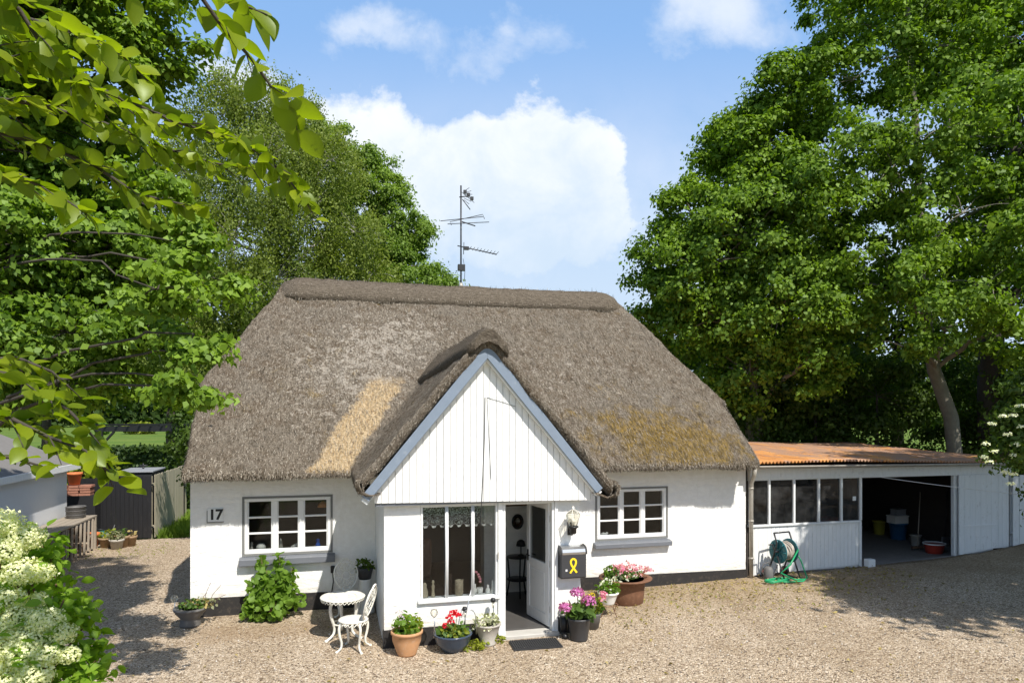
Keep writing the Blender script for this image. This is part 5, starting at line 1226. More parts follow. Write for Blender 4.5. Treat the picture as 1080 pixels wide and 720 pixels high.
def garden_chair():
    t = thing('garden_chair', 'white ornate iron chair nearest the viewer, left of the porch corner', 'chair', (2.56, -2.20, 0), R(-112), 'white iron garden chairs')
    mb = MB(); mb.lathe([(0, .405), (.17, .405), (.20, .41), (.215, .425), (.20, .437), (.13, .43), (0, .43)], n=28); mb.build('seat', M['iron'], t)
    mb = MB()
    for k in range(20): a = k*PI/10; mb.tube([(.205*math.cos(a), .205*math.sin(a), .41), (.195*math.cos(a+.08), .195*math.sin(a+.08), .365), (.205*math.cos(a+.314), .205*math.sin(a+.314), .41)], .008, 5)
    mb.build('apron', M['iron'], t)
    for x, y in ((-.125, -.115), (.125, -.115), (-.12, .125), (.12, .125)): mb = MB(); cast_leg(mb, x, y, .405, .10); mb.build('leg', M['iron'], t)
    # pointed oval back, a lattice of scrolls inside a rim, leaning back
    def bk(x, z): return (x, .17 + (z-.43)*.30 + .06*x*x, z)
    rim = [bk(.19*math.sin(a)*(1-.12*math.cos(a)), .67 - .23*math.cos(a) + (.03 if abs(a-PI) < .2 else 0)) for a in np.linspace(0, 2*PI, 41)]
    mb = MB(); mb.tube(rim, .014, 8); mb.build('back_frame', M['iron'], t)
    mb = MB()
    for cx, cz, r in ((0, .67, .07), (0, .80, .05), (0, .55, .045), (-.10, .72, .05), (.10, .72, .05), (-.09, .60, .045), (.09, .60, .045), (-.06, .82, .04), (.06, .82, .04)): mb.tube([bk(cx+r*math.cos(a), cz+r*math.sin(a)) for a in np.linspace(0, 2*PI, 17)], .008, 5)
    for a in np.linspace(0, 2*PI, 13)[:-1]: mb.tube([bk(.07*math.cos(a), .67+.07*math.sin(a)), bk(.165*math.cos(a), .67+.20*math.sin(a))], .006, 5)
    mb.tube([bk(-.06, .45), bk(-.05, .50)], .014, 6); mb.tube([bk(.06, .45), bk(.05, .50)], .014, 6); mb.build('back_lattice', M['iron'], t)
    return t
ch = garden_chair()
dup(ch, (2.52, -.72, 0), R(8), 'white ornate iron chair standing against the house wall behind the table')
def garden_table():
    t = thing('garden_table', 'small round white cast iron garden table between the two chairs', 'table', (2.42, -1.62, 0))
    mb = MB(); mb.lathe([(0, .595), (.30, .595), (.325, .60), (.335, .61), (.325, .622), (.29, .615), (.0, .615)], n=40); mb.build('tabletop', M['iron'], t)
    mb = MB()
    for k in range(32): a = k*PI/16; mb.tube([(.325*math.cos(a), .325*math.sin(a), .60), (.31*math.cos(a+.05), .31*math.sin(a+.05), .56), (.325*math.cos(a+.196), .325*math.sin(a+.196), .60)], .007, 5)
    for r in (.10, .2): mb.tube([(r*math.cos(a), r*math.sin(a), .617) for a in np.linspace(0, 2*PI, 33)], .006, 5)
    mb.build('apron', M['iron'], t)
    for k in range(3): a = k*2*PI/3+R(215); mb = MB(); cast_leg(mb, .13*math.cos(a), .13*math.sin(a), .59, .18, .02); mb.build('leg', M['iron'], t)
    mb = MB(); mb.tube([(.15*math.cos(a), .15*math.sin(a), .22) for a in np.linspace(0, 2*PI, 25)], .012, 6); mb.build('ring', M['iron'], t)
garden_table()
def corner_planter():
    t = thing('plant_pedestal', 'white conical plant pedestal in the corner by the porch side wall', 'pedestal', (2.80, -.35, 0))
    mb = MB(); mb.lathe([(.0, 0), (.17, 0), (.165, .03), (.09, .52), (.10, .56), (.0, .56)], n=20); mb.build('pedestal', M['cream'], t)
    t = thing('dark_planter', 'dark pot of green leaves on the white pedestal beside the porch', 'flower pot', (2.80, -.35, .562)); pot(t, [(0, 0), (.10, 0), (.14, .17), (.15, .19), (.13, .19), (0, .17)], M['darkpot'], soil=(.13, .175)); foliage(t, 'leaves', (0, 0, .23), (.18, .17, .11), 80, .075, M['leaf_dark'], 75)
corner_planter()

# ------------------------------------------------------------------ the left side of the yard
def outbuilding():
    t = thing('outbuilding', 'white plastered outbuilding with a grey eave at the left edge', 'outbuilding', (0, 0, 0))
    mb = MB(); mb.box(-9.5, -4.16, .8, 7.05, -.1, 2.02); mb.prism([(.8, 2.02), (7.05, 2.02), (3.92, 3.4)], -9.5, -4.161, 'yz') if False else None
    mb.build('wall', M['outwall'], t)
    mb = MB(); mb.prism([(-3.98, 2.03), (-3.98, 2.11), (-6.8, 3.35), (-9.7, 2.11), (-9.7, 2.03), (-6.8, 3.26)], .6, 7.3, 'xz'); mb.build('roof', M['roofing'], t)
    mb = MB(); mb.box(-3.975, -3.94, .58, 7.32, 1.985, 2.125); mb.build('fascia', M['white'], t)
outbuilding()
def log_bench():
    t = thing('log_bench', 'weathered wooden bench with slatted ends along the outbuilding wall', 'bench', (-3.82, 5.2, 0))
    mb = MB()
    for k in range(4): x = -.30+.17*k; mb.box(x, x+.155, -2.4, 1.75, .80, .84)
    mb.build('bench_top', M['oldwood'], t, .004)
    for y in (-2.3, -.3, 1.65):
        mb = MB()
        for x in (-.24, .34): mb.box(x-.035, x+.035, y-.035, y+.035, 0, .80)
        mb.box(-.205, .305, y-.025, y+.025, .28, .35); mb.bar((-.2, y, .3), (.30, y, .74), .05, .04); mb.build('leg', M['oldwood'], t)
    for k in range(14):
        mb = MB(); y = -2.15+.27*k; mb.bar((.37, y, .06), (.37, y+.05, .79), .03, .045, (1, 0, 0)); mb.build('slat', M['oldwood'], t)
    t2 = MB(); g = random.Random(3)
    for k in range(70):
        y = -2.2+g.random()*3.7; z = .08+.5*g.random(); x = -.2+.2*g.random(); r = g.uniform(.03, .055); t2.lathe([(0, 0), (r, 0), (r, .38), (0, .38)], (0, 0, 0), 8, False, Matrix.Translation((x-.05, y, z)) @ Matrix.Rotation(R(90+g.uniform(-12, 12)), 4, 'Y'))
    o = t2.build('firewood', M['brownwood']); o.location = (-3.82, 5.2, 0); tag(o, 'firewood stored in the bench beside the outbuilding', 'firewood', kind='stuff')
    t3 = thing('zinc_basket', 'round grey zinc tub standing on the end of the wooden bench', 'tub', (-3.80, 6.55, .841)); mb = MB(); mb.lathe([(0, 0), (.19, 0), (.20, .01), (.215, .26), (.23, .27), (.215, .28), (.20, .27), (.19, .03), (0, .03)], n=24)
    for z in (.08, .18): mb.tube([((.205+z*.05)*math.cos(a), (.205+z*.05)*math.sin(a), z) for a in np.linspace(0, 2*PI, 25)], .008, 5)
    mb.build('body', M['greypot'], t3)
    mb = MB(); mb.tube([(.2*math.cos(a), .0, .27+.02*math.sin(a)) for a in np.linspace(0, PI, 9)], .008, 5); mb.build('handle', M['darkmetal'], t3)
    t4 = thing('tile_stack', 'reddish tiles stacked on a black crate behind the bench', 'tile stack', (-4.30, 8.15, 0)); mb = MB()
    for k in range(4):
        for q in range(3): mb.box(-.42+.27*q+random.uniform(-.03, .03), -.17+.27*q+random.uniform(-.03, .03), -.16, .16, 1.22+.07*k, 1.275+.07*k)
    mb.build('tiles', M['brick'], t4); mb = MB(); mb.box(-.5, .5, -.22, .22, 0, 1.215)
    mb.build('crate', M['blackwood'], t4)
    t5 = thing('terracotta_pot', 'orange pot standing on top of the reddish stacked tiles', 'flower pot', (-4.35, 8.15, 1.50)); pot(t5, [(0, 0), (.12, 0), (.17, .26), (.19, .26), (.19, .32), (.16, .32), (0, .28)], M['terraorange'])
log_bench()
def black_enclosure():
    fence('black_fence', 'black board fence with a row of notches behind the small pots', (-4.0, 8.46), (-2.47, 8.10), lambda x: 0, 1.70, M['blackwood'], .12, .004, cat='fence')
    f2 = fence('weathered_fence', 'pale weathered board fence running back beside the lawn strip', (-2.44, 8.24), (-2.42, 12.2), lambda x: 0, 1.70, M['greenwood'], .15, .02, cat='fence')
    t = thing('bin_shelter', 'black bin shelter frame with a flat grey lid behind the black fence', 'bin shelter', (-3.20, 10.0, 0))
    mb = MB(); mb.box(-.48, .48, -.75, .75, 1.70, 1.74); mb.build('lid', M['lid'], t, .006)
    mb = MB(); mb.box(-.44, .44, -.7, .7, .05, 1.695); mb.build('box', M['blackwood'], t)
    mb = MB(); mb.tube([(-.02, .25, 1.74), (-.02, .25, 1.80)], .03, 8); mb.tube([(-.12, .25, 1.83), (.1, .25, 1.83)], .022, 6); mb.tube([(-.02, .25, 1.79), (-.02, .25, 1.9)], .014, 6); mb.build('tap', M['darkmetal'], t)
    t = thing('black_fence', 'black board wall panel to the left of the notched black fence', 'fence', (-4.6, 8.72, 0), R(-14)); mb = MB()
    for k in range(6): mb.box(-.10+.115*k, .01+.115*k, -.01, .012, .03, 1.62)
    mb.build('boards', M['blackwood'], t)
    t = thing('pergola', 'black wooden pergola with a slatted end above the hedge', 'pergola', (0, 0, 0)); z1 = 2.95
    A, B = Vector((-5.15, 12.46, 0)), Vector((-2.35, 11.75, 0)); d = (B-A).normalized()
    for k, u in enumerate((.06, .97)):
        p = A.lerp(B, u); mb = MB(); mb.box(p.x-.05, p.x+.05, p.y-.05, p.y+.05, 0, z1-.15); mb.build('post', M['black'], t)
    mb = MB(); mb.bar(A+Vector((0, 0, z1-.06)), B+Vector((0, 0, z1-.06)), .08, .17); nrm = Vector((-d.y, d.x, 0)); mb.bar(A+nrm*2.0+Vector((0, 0, z1-.06)), B+nrm*2.0+Vector((0, 0, z1-.06)), .08, .17); mb.build('beam', M['black'], t)
    mb = MB()
    for k in range(9):
        p = A.lerp(B, k/8); mb.bar(p-nrm*.15+Vector((0, 0, z1+.06)), p+nrm*2.2+Vector((0, 0, z1+.06)), .05, .05)
    mb.build('rafter', M['black'], t)
    mb = MB(); p = A.lerp(B, .06); mb.bar(p+Vector((0, 0, 2.35)), p+d*.42+Vector((0, 0, z1-.15)), .06, .06); mb.build('brace', M['black'], t)
    mb = MB()
    for k in range(15): z = 1.2+.105*k; q = A.lerp(B, .985); mb.bar(q+Vector((.05, 0, z)), q+Vector((.75, .1, z+.02)), .03, .06)
    mb.build('slat_screen', M['black'], t)
black_enclosure()
def left_pots():
    spec = [('orange terracotta pot leftmost in the row by the black fence', 98, 575, .15, .34, 'terraorange', None, 0), ('wide mossy brown pot with a yellow green plant in the row of pots', 113, 577, .19, .26, 'terrabrown', 'leaf_yellow', 70),
            ('pale pot of grey green plants in the middle of the row by the black fence', 123, 579, .16, .26, 'concrete', 'leaf_grey', 90), ('brown clay pot second from the right in the row by the black fence', 128.5, 577, .17, .30, 'terrabrown', 'leaf_pot', 25), ('small brown pot rightmost in the row by the black fence', 138, 574, .14, .27, 'terrabrown', 'dryleaf', 14)]
    for k, (lb, px, py, r, h, m, lf, n) in enumerate(spec):
        D = 3.35*720/(py-437); D = min(D, 17.4); p = at(px, py, D); t = thing('flower_pot', lb, 'flower pot', (p[0], p[1], 0), 0, 'row of pots by the black fence')
        pot(t, [(0, 0), (r*.72, 0), (r*.95, h*.78), (r*1.08, h*.80), (r*1.08, h), (r*.95, h), (r*.9, h*.9), (0, h*.88)], M[m], soil=(r*.9, h*.9))
        if lf: foliage(t, 'leaves', (0, 0, h+.07), (r*1.1, r*1.0, .13), n, .085, M[lf], 80+k)
    t = thing('green_watering_can', 'dark green watering can between the bench and the orange pot', 'watering can', (-3.55, 7.65, 0)); mb = MB(); mb.lathe([(0, 0), (.14, 0), (.15, .02), (.13, .28), (.08, .33), (0, .33)], n=18); mb.build('body', plain('dark_green', (.02, .09, .07), .5), t); mb = MB(); mb.tube([(.1, 0, .06), (.22, 0, .25), (.30, 0, .48)], [.03, .02, .018], 8); mb.build('spout', M['darkmetal'], t); mb = MB(); mb.tube([(-.1, 0, .08), (-.2, 0, .2), (-.12, 0, .38), (.04, 0, .36)], .012, 6); mb.build('handle', M['darkmetal'], t)
left_pots()
# ------------------------------------------------------------------ trees, hedge, bushes, grass
def limb(mb, a, b, r0, r1, g, wob=.12, n=6):
    a, b = Vector(a), Vector(b); L = (b-a).length; P = []
    for k in range(n+1):
        u = k/n; p = a.lerp(b, u); s = 4*u*(1-u)
        P.append(p + Vector((g.normal(0, wob*.4)*L*.25, g.normal(0, wob*.4)*L*.25, s*L*wob*.5))*(1 if 0 < k < n else 0))
    mb.tube(P, list(np.linspace(r0, r1, n+1)), 7, cap=False)
def tree(name, label, trunk, radii, lobes, ncl, nleaf, lsize, leafm, barkm, seed, rc=.5, flat=.55, up=.45, group=None, aspect=.62, hang=0., shell=.45, cat='tree', droop=.15, twigs=1.0, limbk=.42, tuft=1.5):
    g = np.random.default_rng(seed); base = Vector(trunk[0]); t = thing(name, label, cat, base, 0, group)
    mb = MB(); mb.tube([Vector(p)-base for p in trunk], radii, 12)
    nodes = [Vector(p)-base for p in trunk]; parts = []; offs = []; area = sum(l[1][0]*l[1][1]+l[1][0]*l[1][2] for l in lobes)
    for c, r in lobes:
        c = Vector(c)-base
        cand = sorted(nodes[1:] or nodes, key=lambda p: (p-c).length + max(0, p.z-c.z)*1.2)[0]; i = nodes.index(cand)
        rr = radii[min(i, len(radii)-1)]*limbk
        limb(mb, cand, c, max(.010, rr), max(.006, rr*.35), g, .25, 8)
        k = max(3, int(ncl*(r[0]*r[1]+r[0]*r[2])/area)); C = blob(g, k, c, r, shell)
        for q in C[:max(1, int(k*.35*twigs))]: limb(mb, c, Vector(q), max(.010, rr*.3), .005, g, .2, 4)
        for q in C:
            m = int(nleaf*g.uniform(.5, 1.4)); rad = rc*g.uniform(.6, 1.35); d = g.normal(0, .5, (m, 3))*rad*np.array([1, 1, flat])
            if hang: d[:, 2] -= np.abs(g.normal(0, hang, m)); 
            else: d[:, 2] -= .35*np.abs(d[:, :2]).sum(1)*.5
            parts.append(q + d); offs.append(d/(np.linalg.norm(d, axis=1, keepdims=True)+1e-6))
    mb.build('trunk', barkm, t)
    C = np.concatenate(parts); out = C - np.mean(C, axis=0); out /= np.linalg.norm(out, axis=1, keepdims=True)+1e-6
    V, F = leaf_quads(C, lsize, g, up, aspect, droop=droop, out=out*.5 + np.concatenate(offs)*tuft)
    mesh_np('crown', V, F, leafm, t); return t
def L(px, py, D, r, sy=1., sz=.8): return (at(px, py, D), (r, r*sy, r*sz))

# the tall maples on the right, behind the garage
def right_trees():
    tr = [site(13.15, 20, .3), at(1003, 440, 20), at(985, 390, 20), at(977, 340, 20), at(972, 260, 20), at(968, 160, 20), at(960, 60, 20), at(955, -40, 20)]
    lob = [L(*a) for a in ((960, 40, 20, 2.4), (1040, 60, 20.5, 2.6), (900, 85, 20, 1.9), (885, 20, 20.5, 1.6), (1000, 135, 18.5, 1.9), (1075, 150, 19, 2.3), (940, 180, 18.8, 1.8), (880, 165, 19.3, 1.7), (1015, 225, 18, 1.7), (930, 262, 18.5, 1.6), (1080, 250, 18.3, 2.0), (960, -60, 20, 2.8), (1060, -70, 20, 3), (1130, 60, 20, 3), (1150, 200, 19, 2.6), (1040, 300, 17.6, 1.4), (905, 300, 19, 1.4), (1090, 340, 17.8, 1.5), (975, 295, 17.5, 1.0), (1000, 345, 18, .85), (952, 365, 18.2, .8), (890, -60, 20.5, 1.8))]
    tree('maple_tree', 'tall green maple with a pale leaning trunk rising behind the garage', tr, [.21, .195, .18, .155, .13, .10, .08, .05], lob, 640, 205, .128, M['leaf_maple'], M['bark'], 101, .42, .62, .6, group='tall trees behind the garage', aspect=.75)
    tr = [site(13.5, 20.5, .3), at(1000, 400, 20.5)]
    tr = [site(7.6, 21.5, 0), site(7.6, 21.4, 3.2), site(7.4, 21.2, 5.5), site(7.2, 21, 8), site(7.5, 21, 10.5)]
    lob = [L(*a) for a in ((845, 95, 20.5, 1.5), (805, 150, 21, 1.6), (765, 195, 21, 1.45), (730, 225, 21, 1.25), (704, 265, 21, 1.05), (742, 285, 20, 1.5), (690, 308, 21, .95), (790, 250, 19.5, 1.7), (845, 225, 19.5, 1.8), (760, 340, 20.5, 1.5), (825, 320, 19.5, 1.6), (720, 350, 21.5, 1.2), (870, 320, 19, 1.3), (790, 395, 20.5, 1.3), (850, 385, 19.6, 1.1), (775, 150, 22.5, 1.2), (820, 190, 20, 1.3))]
    tree('maple_tree', 'broad green tree sloping down towards the cottage roof ridge on the right', tr, [.32, .28, .24, .18, .10], lob, 560, 205, .128, M['leaf_maple'], M['bark'], 102, .40, .62, .6, group='tall trees behind the garage', aspect=.75)
    tr = [site(14.9, 21, .3), site(14.75, 21, 3.2), site(14.6, 20.8, 6), site(14.9, 20.6, 9), site(15.2, 20.5, 12)]
    lob = [L(*a) for a in ((1110, 120, 21.5, 2.4), (1120, 270, 20, 2.2), (1060, 200, 22.5, 2.0), (1100, 380, 20, 1.4), (1010, 40, 23, 2.2), (1090, 20, 23, 2.6))]
    tree('maple_tree', 'tree with a thick dark trunk at the right edge, right of the leaning trunk', tr, [.42, .38, .33, .24, .12], lob, 230, 190, .14, M['leaf_dark'], M['darkbark'], 103, .65, group='tall trees behind the garage', aspect=.75)
    # dark undergrowth along the back of the garage
    for k, (px, py, D, r, lb) in enumerate(((800, 425, 21.5, 1.3, 'dark leafy bush next to the cottage roof behind the garage'), (860, 412, 22, 1.5, 'dark bush behind the left half of the garage roof'), (925, 418, 22, 1.4, 'dark bush behind the middle of the garage roof, left of the leaning trunk'), (1035, 425, 22.5, 1.2, 'low bush between the two right hand trunks'), (1095, 410, 21, 1.5, 'bush at the right edge behind the white flowering shrub'))):
        c = at(px, py, D); b = (c[0], c[1], .2)
        tree('bush', lb, [b, (c[0], c[1], 1.2), (c[0], c[1], c[2])], [.10, .08, .03], [(c, (r*1.15, r, r*.95)), ((c[0]-.4, c[1]+.3, c[2]-1.5), (r*1.2, r, r)), ((c[0]+.5, c[1]+.9, c[2]+.5), (r*.9, r*.9, r*.8))], 95, 110, .14, M['leaf_dark'], M['darkbark'], 110+k, .5, group='bushes behind the garage', cat='bush')
    for k, (X, D, z, r, lb) in enumerate(((9.5, 31, 6.0, 3.4, 'dark tree deep behind the middle of the garage'), (17.5, 31, 7.0, 3.6, 'dark tree deep behind the right end of the garage'), (13.5, 34, 9.5, 4.0, 'dark tree deep between the two tall maples'))):
        tree('background_tree', lb, [site(X, D, 0), site(X, D, 3), site(X, D, z)], [.3, .25, .12], [(site(X, D, z), (r, r, r*.9)), (site(X-1.8, D+1, z-2.6), (r*.8, r*.8, r*.7)), (site(X+1.8, D, z-2.4), (r*.8, r*.8, r*.7)), (site(X, D, z+2.5), (r*.7, r*.7, r*.7))], 150, 70, .34, M['leaf_dark'], M['darkbark'], 120+k, .9, group='dark trees far behind the garage')
    # the neighbour tree that shades the garage front
    c = (16.9, -6.7, 7.2)
    tree('maple_tree', 'large tree beside the yard whose shade falls on the garage front', [(17.3, -7.2, .2), (17.2, -7, 3), (17, -6.8, 6), (16.9, -6.7, 10)], [.35, .3, .22, .08],
         [((16.9+dx, -6.7+dy, 7.2+dz), (r, r, r*.8)) for dx, dy, dz, r in ((0, 0, 0, 2.4), (-2.4, .6, -.6, 1.7), (-2.2, -1.5, .5, 1.7), (1.5, 1.8, -.3, 2), (.3, -2.4, .3, 2), (0, 0, 2.6, 2.0), (2.4, -.8, .4, 1.9), (-1.2, 2.2, .3, 1.8), (-1.2, .3, 2.2, 1.7), (1, 2.6, 1.8, 1.6), (-1.7, 2.0, -.5, 1.1), (1.9, 2.2, -.3, 2.0), (3.4, 1.6, -.8, 2.2), (.0, -3.6, .2, 2.0), (2.0, -3.6, -.4, 2.0), (2.4, 3.6, -1.8, 1.5))],
         540, 75, .22, M['leaf_maple'], M['bark'], 130, .62, cat='tree', aspect=.75)
right_trees()

def elder():
    c = Vector(site(7.7, 10.2, 2.9)); b = (c.x+.5, c.y, .3)
    lobs = [(at(1090, 455, 10.2), (.55, .5, .5)), (at(1085, 410, 10.4), (.42, .4, .35)), (at(1062, 478, 10.0), (.26, .26, .17)), (at(1140, 430, 10.4), (.8, .7, .9)), (at(1135, 520, 10.4), (.6, .6, .6)), (at(1066, 440, 10.3), (.2, .2, .2))]
    t = tree('elder_shrub', 'dark elder shrub with flat white flower heads hanging at the right edge', [b, (c.x+.4, c.y, 1.6), (c.x+.3, c.y, 2.9)], [.09, .07, .03], lobs, 300, 60, .075, M['leaf_dark'], M['darkbark'], 140, .2, cat='shrub')
    base = Vector(b); cs = []
    for px, py in ((1058, 439), (1069, 438), (1063, 458), (1071, 469), (1049, 476), (1038, 482), (1043, 487), (1069, 480), (1060, 498), (1069, 500), (1077, 450), (1047, 447), (1075, 428), (1066, 510), (1040, 468)): cs.append(Vector(at(px, py, 9.78)) - base)
    for k, c in enumerate(cs): blooms(t, 'flower_head', [c], .06, 40, .024, M['p_white'], 141+k, .45)
elder()

# the dark broadleaf on the left, its boughs reaching towards the thatch
def left_trees():
    tr = [site(-7.0, 7.9, 0), site(-6.9, 7.9, 2.5), site(-6.7, 7.9, 4.6), site(-6.3, 8.1, 6.5), site(-6.1, 8.2, 9)]
    lob = [L(a[0], a[1], a[2]*k, a[3]*k, *a[4:]) for a, k in ((q, .80 if q[1] < 100 else .96 if q[0] < 160 else .78) for q in ((30, 250, 8.4, 1.0, 1, .6), (60, 300, 9.2, 1.0, 1, .5), (112, 312, 9.6, .8, 1, .5), (135, 285, 9.2, .7, 1, .5), (85, 235, 9.4, .9, 1, .5), (105, 270, 8.6, .85, 1, .5), (165, 305, 8.6, .6, 1, .45), (205, 352, 8.8, .36, 1, .5), (150, 352, 8.3, .62, 1, .45), (70, 350, 8.2, .85, 1, .5), (222, 372, 9.0, .22, 1, .5), (65, 408, 8.4, .55, 1, .5), (130, 402, 8.6, .45, 1, .5), (175, 398, 8.7, .35, 1, .45), (205, 415, 8.9, .20, 1, .5), (20, 130, 9, 1.1), (95, 165, 9.5, .9), (150, 215, 9.5, .75), (60, 40, 10.5, 1.35), (135, 30, 11, .95), (182, 48, 11.2, .55), (188, 255, 9.5, .5), (-40, 300, 8.5, 1.3), (-40, 100, 9.5, 1.7), (-60, 400, 8.5, .9), (20, 395, 8.6, .55), (100, -50, 11, 1.6), (0, -60, 10.5, 1.6), (240, 300, 9.6, .28, 1, .5)))]
    tree('broadleaf_tree', 'dark leaved tree at the left whose boughs reach towards the thatch', tr, [.30, .27, .22, .15, .06], lob, 980, 165, .080, M['leaf_maple'], M['darkbark'], 150, .235, aspect=.72, up=.8, flat=.30, group=None, limbk=.09)
    # birch with hanging twigs
    tr = [site(-8.6, 27, 0), site(-8.6, 27, 5), site(-8.8, 27, 9), site(-9.2, 27, 13.5), site(-9.5, 27, 16)]
    lob = [L(*a, 1, 1.0) for a in ((270, 100, 27, 1.5), (235, 120, 27, 1.5), (310, 130, 27.5, 1.5), (350, 170, 27, 1.5), (280, 175, 26, 1.8), (215, 190, 26.5, 1.7), (325, 225, 26.5, 1.8), (245, 250, 26, 1.9), (375, 245, 27.5, 1.3), (290, 300, 26, 1.9), (210, 310, 26.5, 1.9), (350, 300, 27.5, 1.6), (235, 370, 26.5, 1.7), (170, 260, 27, 1.6), (180, 170, 27.5, 1.4), (160, 350, 27, 1.8), (290, 360, 27, 1.5), (395, 290, 28, 1.1))]
    tree('birch_tree', 'olive green birch with fine hanging twigs behind the left end of the roof', tr, [.28, .24, .18, .10, .04], lob, 1300, 140, .105, M['leaf_birch'], M['birchbark'], 151, .42, .9, .1, hang=.55, shell=.3, droop=.8)
    tr = [site(-5.0, 31, 0), site(-5.0, 31, 4), site(-5.2, 31, 8), site(-5.4, 31, 12)]
    lob = [L(*a, 1, .8) for a in ((350, 150, 31, 1.1), (378, 172, 31, 1.1), (398, 175, 31.5, .8), (402, 200, 31, 1.2), (378, 215, 31, 1.3), (425, 235, 31, 1.2), (400, 250, 30.5, 1.3), (440, 245, 31, .7), (370, 265, 31, 1.4), (425, 285, 30.5, 1.1), (455, 292, 31, .8), (395, 300, 30.5, 1.3), (345, 200, 32, 1.4), (470, 300, 31, .45), (430, 262, 31.5, .8))]
    tree('ash_tree', 'bright green ash with rounded leaf clumps left of the antenna', tr, [.3, .26, .2, .1], lob, 380, 170, .15, M['leaf_ash'], M['bark'], 152, .42, .6, .5, group=None, aspect=.5, shell=.55, droop=.4)
    for k, (X, D, z, r, lb) in enumerate(((-21, 42, 6.5, 4.2, 'dark tree far behind the black pergola at the left'), (-14.5, 44, 6.5, 4.4, 'dark tree far behind the birch, beyond the lawn'), (-30, 44, 7, 4.5, 'dark tree far off at the left edge beyond the lawn'))):
        tree('background_tree', lb, [site(X, D, 0), site(X, D, 3), site(X, D, z)], [.3, .25, .12], [(site(X, D, z+1.5), (r, r, r*.8)), (site(X-2, D+1, z-.6), (r*.9, r*.8, r*.6)), (site(X+2.4, D, z-.4), (r*.9, r*.8, r*.6)), (site(X, D, z+4.5), (r*.7, r*.7, r*.7))], 170, 75, .36, M['leaf_dark'], M['darkbark'], 160+k, .95, group='dark trees beyond the lawn')
left_trees()

def far_wood():
    g = np.random.default_rng(170); n = 26000; X = g.uniform(-170, 190, n); top = 9 + 3*np.array([mnoise.noise((x*.05, 1, 0)) for x in X]) + 1.6*np.array([mnoise.noise((x*.25, 2, 0)) for x in X])
    z = g.uniform(0, 1, n)**.8*top; D = 185 + g.uniform(-4, 4, n) + 3*np.sin(X*.11) + (z*.4)
    C = np.array([site(a, b, c) for a, b, c in zip(X, D, z)]); V, F = leaf_quads(C, 2.0, g, .3, .8)
    tag(mesh_np('distant_wood', V, F, M['leaf_hedge']), 'far off belt of dark trees across the field', 'wood', kind='stuff')
    for k, (px, py, D, r, lb) in enumerate(((148, 448, 120, 2.9, 'round yellow green bush on the far lawn above the pergola'), (108, 449, 115, 1.0, 'small round green bush on the far lawn left of the yellow green one'))):
        c = at(px, py, D); foliage_root = thing('bush', lb, 'bush', (c[0], c[1], 0)); gg = np.random.default_rng(171+k); C = blob(gg, 1500, (0, 0, c[2]*.62), (r, r, c[2]*.62), .6); V, F = leaf_quads(C, .45, gg, .4, .8); mesh_np('crown', V, F, M['leaf_yellow'] if k == 0 else M['leaf_vine'], foliage_root)
        mb = MB(); mb.tube([(0, 0, 0), (0, 0, c[2]*.6)], .12, 8); mb.build('trunk', M['darkbark'], foliage_root)
far_wood()
def hedge():
    A, B = Vector(site(-17.5, 25.5, 0)), Vector(site(-8.5, 24.8, 0)); d = (B-A); Ln = d.length; d.normalize(); t = thing('hedge', 'long dark clipped hedge behind the black pergola', 'hedge', A, math.atan2(d.y, d.x)); h = 2.05
    mb = MB(); mb.box(.1, Ln-.1, -.36, .36, 0, h-.12); mb.build('core', M['leaf_hedge'], t)
    g = np.random.default_rng(180); n = 13000; f = g.integers(0, 3, n); x = g.uniform(0, Ln, n); y = np.where(f == 0, g.uniform(-.45, .45, n), np.where(f == 1, -.42, .42) + g.normal(0, .05, n)); z = np.where(f == 0, h + g.normal(0, .06, n), g.uniform(0, h, n))
    V, F = leaf_quads(np.stack([x, y, z], 1), .13, g, .5, .7); mesh_np('leaves', V, F, M['leaf_hedge'], t)
    # bushes to the left of the pergola and along the weathered fence
    for k, (px, py, D, r, m, lb) in enumerate(((88, 486, 20, .6, 'leaf_yellow', 'yellow green bush left of the pergola behind the black fence'), (212, 462, 17.5, .32, 'leaf_dark', 'climber on the slatted end of the pergola next to the thatch'), (206, 452, 18.5, .65, 'leaf_dark', 'dark shrub above the pergola slats beside the thatched roof'))):
        c = at(px, py, D); tree('bush', lb, [(c[0], c[1], 0), (c[0], c[1], c[2]*.5), c], [.06, .05, .02], [(c, (r, r, r)), ((c[0], c[1], c[2]-r), (r, r, r*1.2))], 40, 60, .12, M[m], M['darkbark'], 181+k, .3, cat='bush')
hedge()
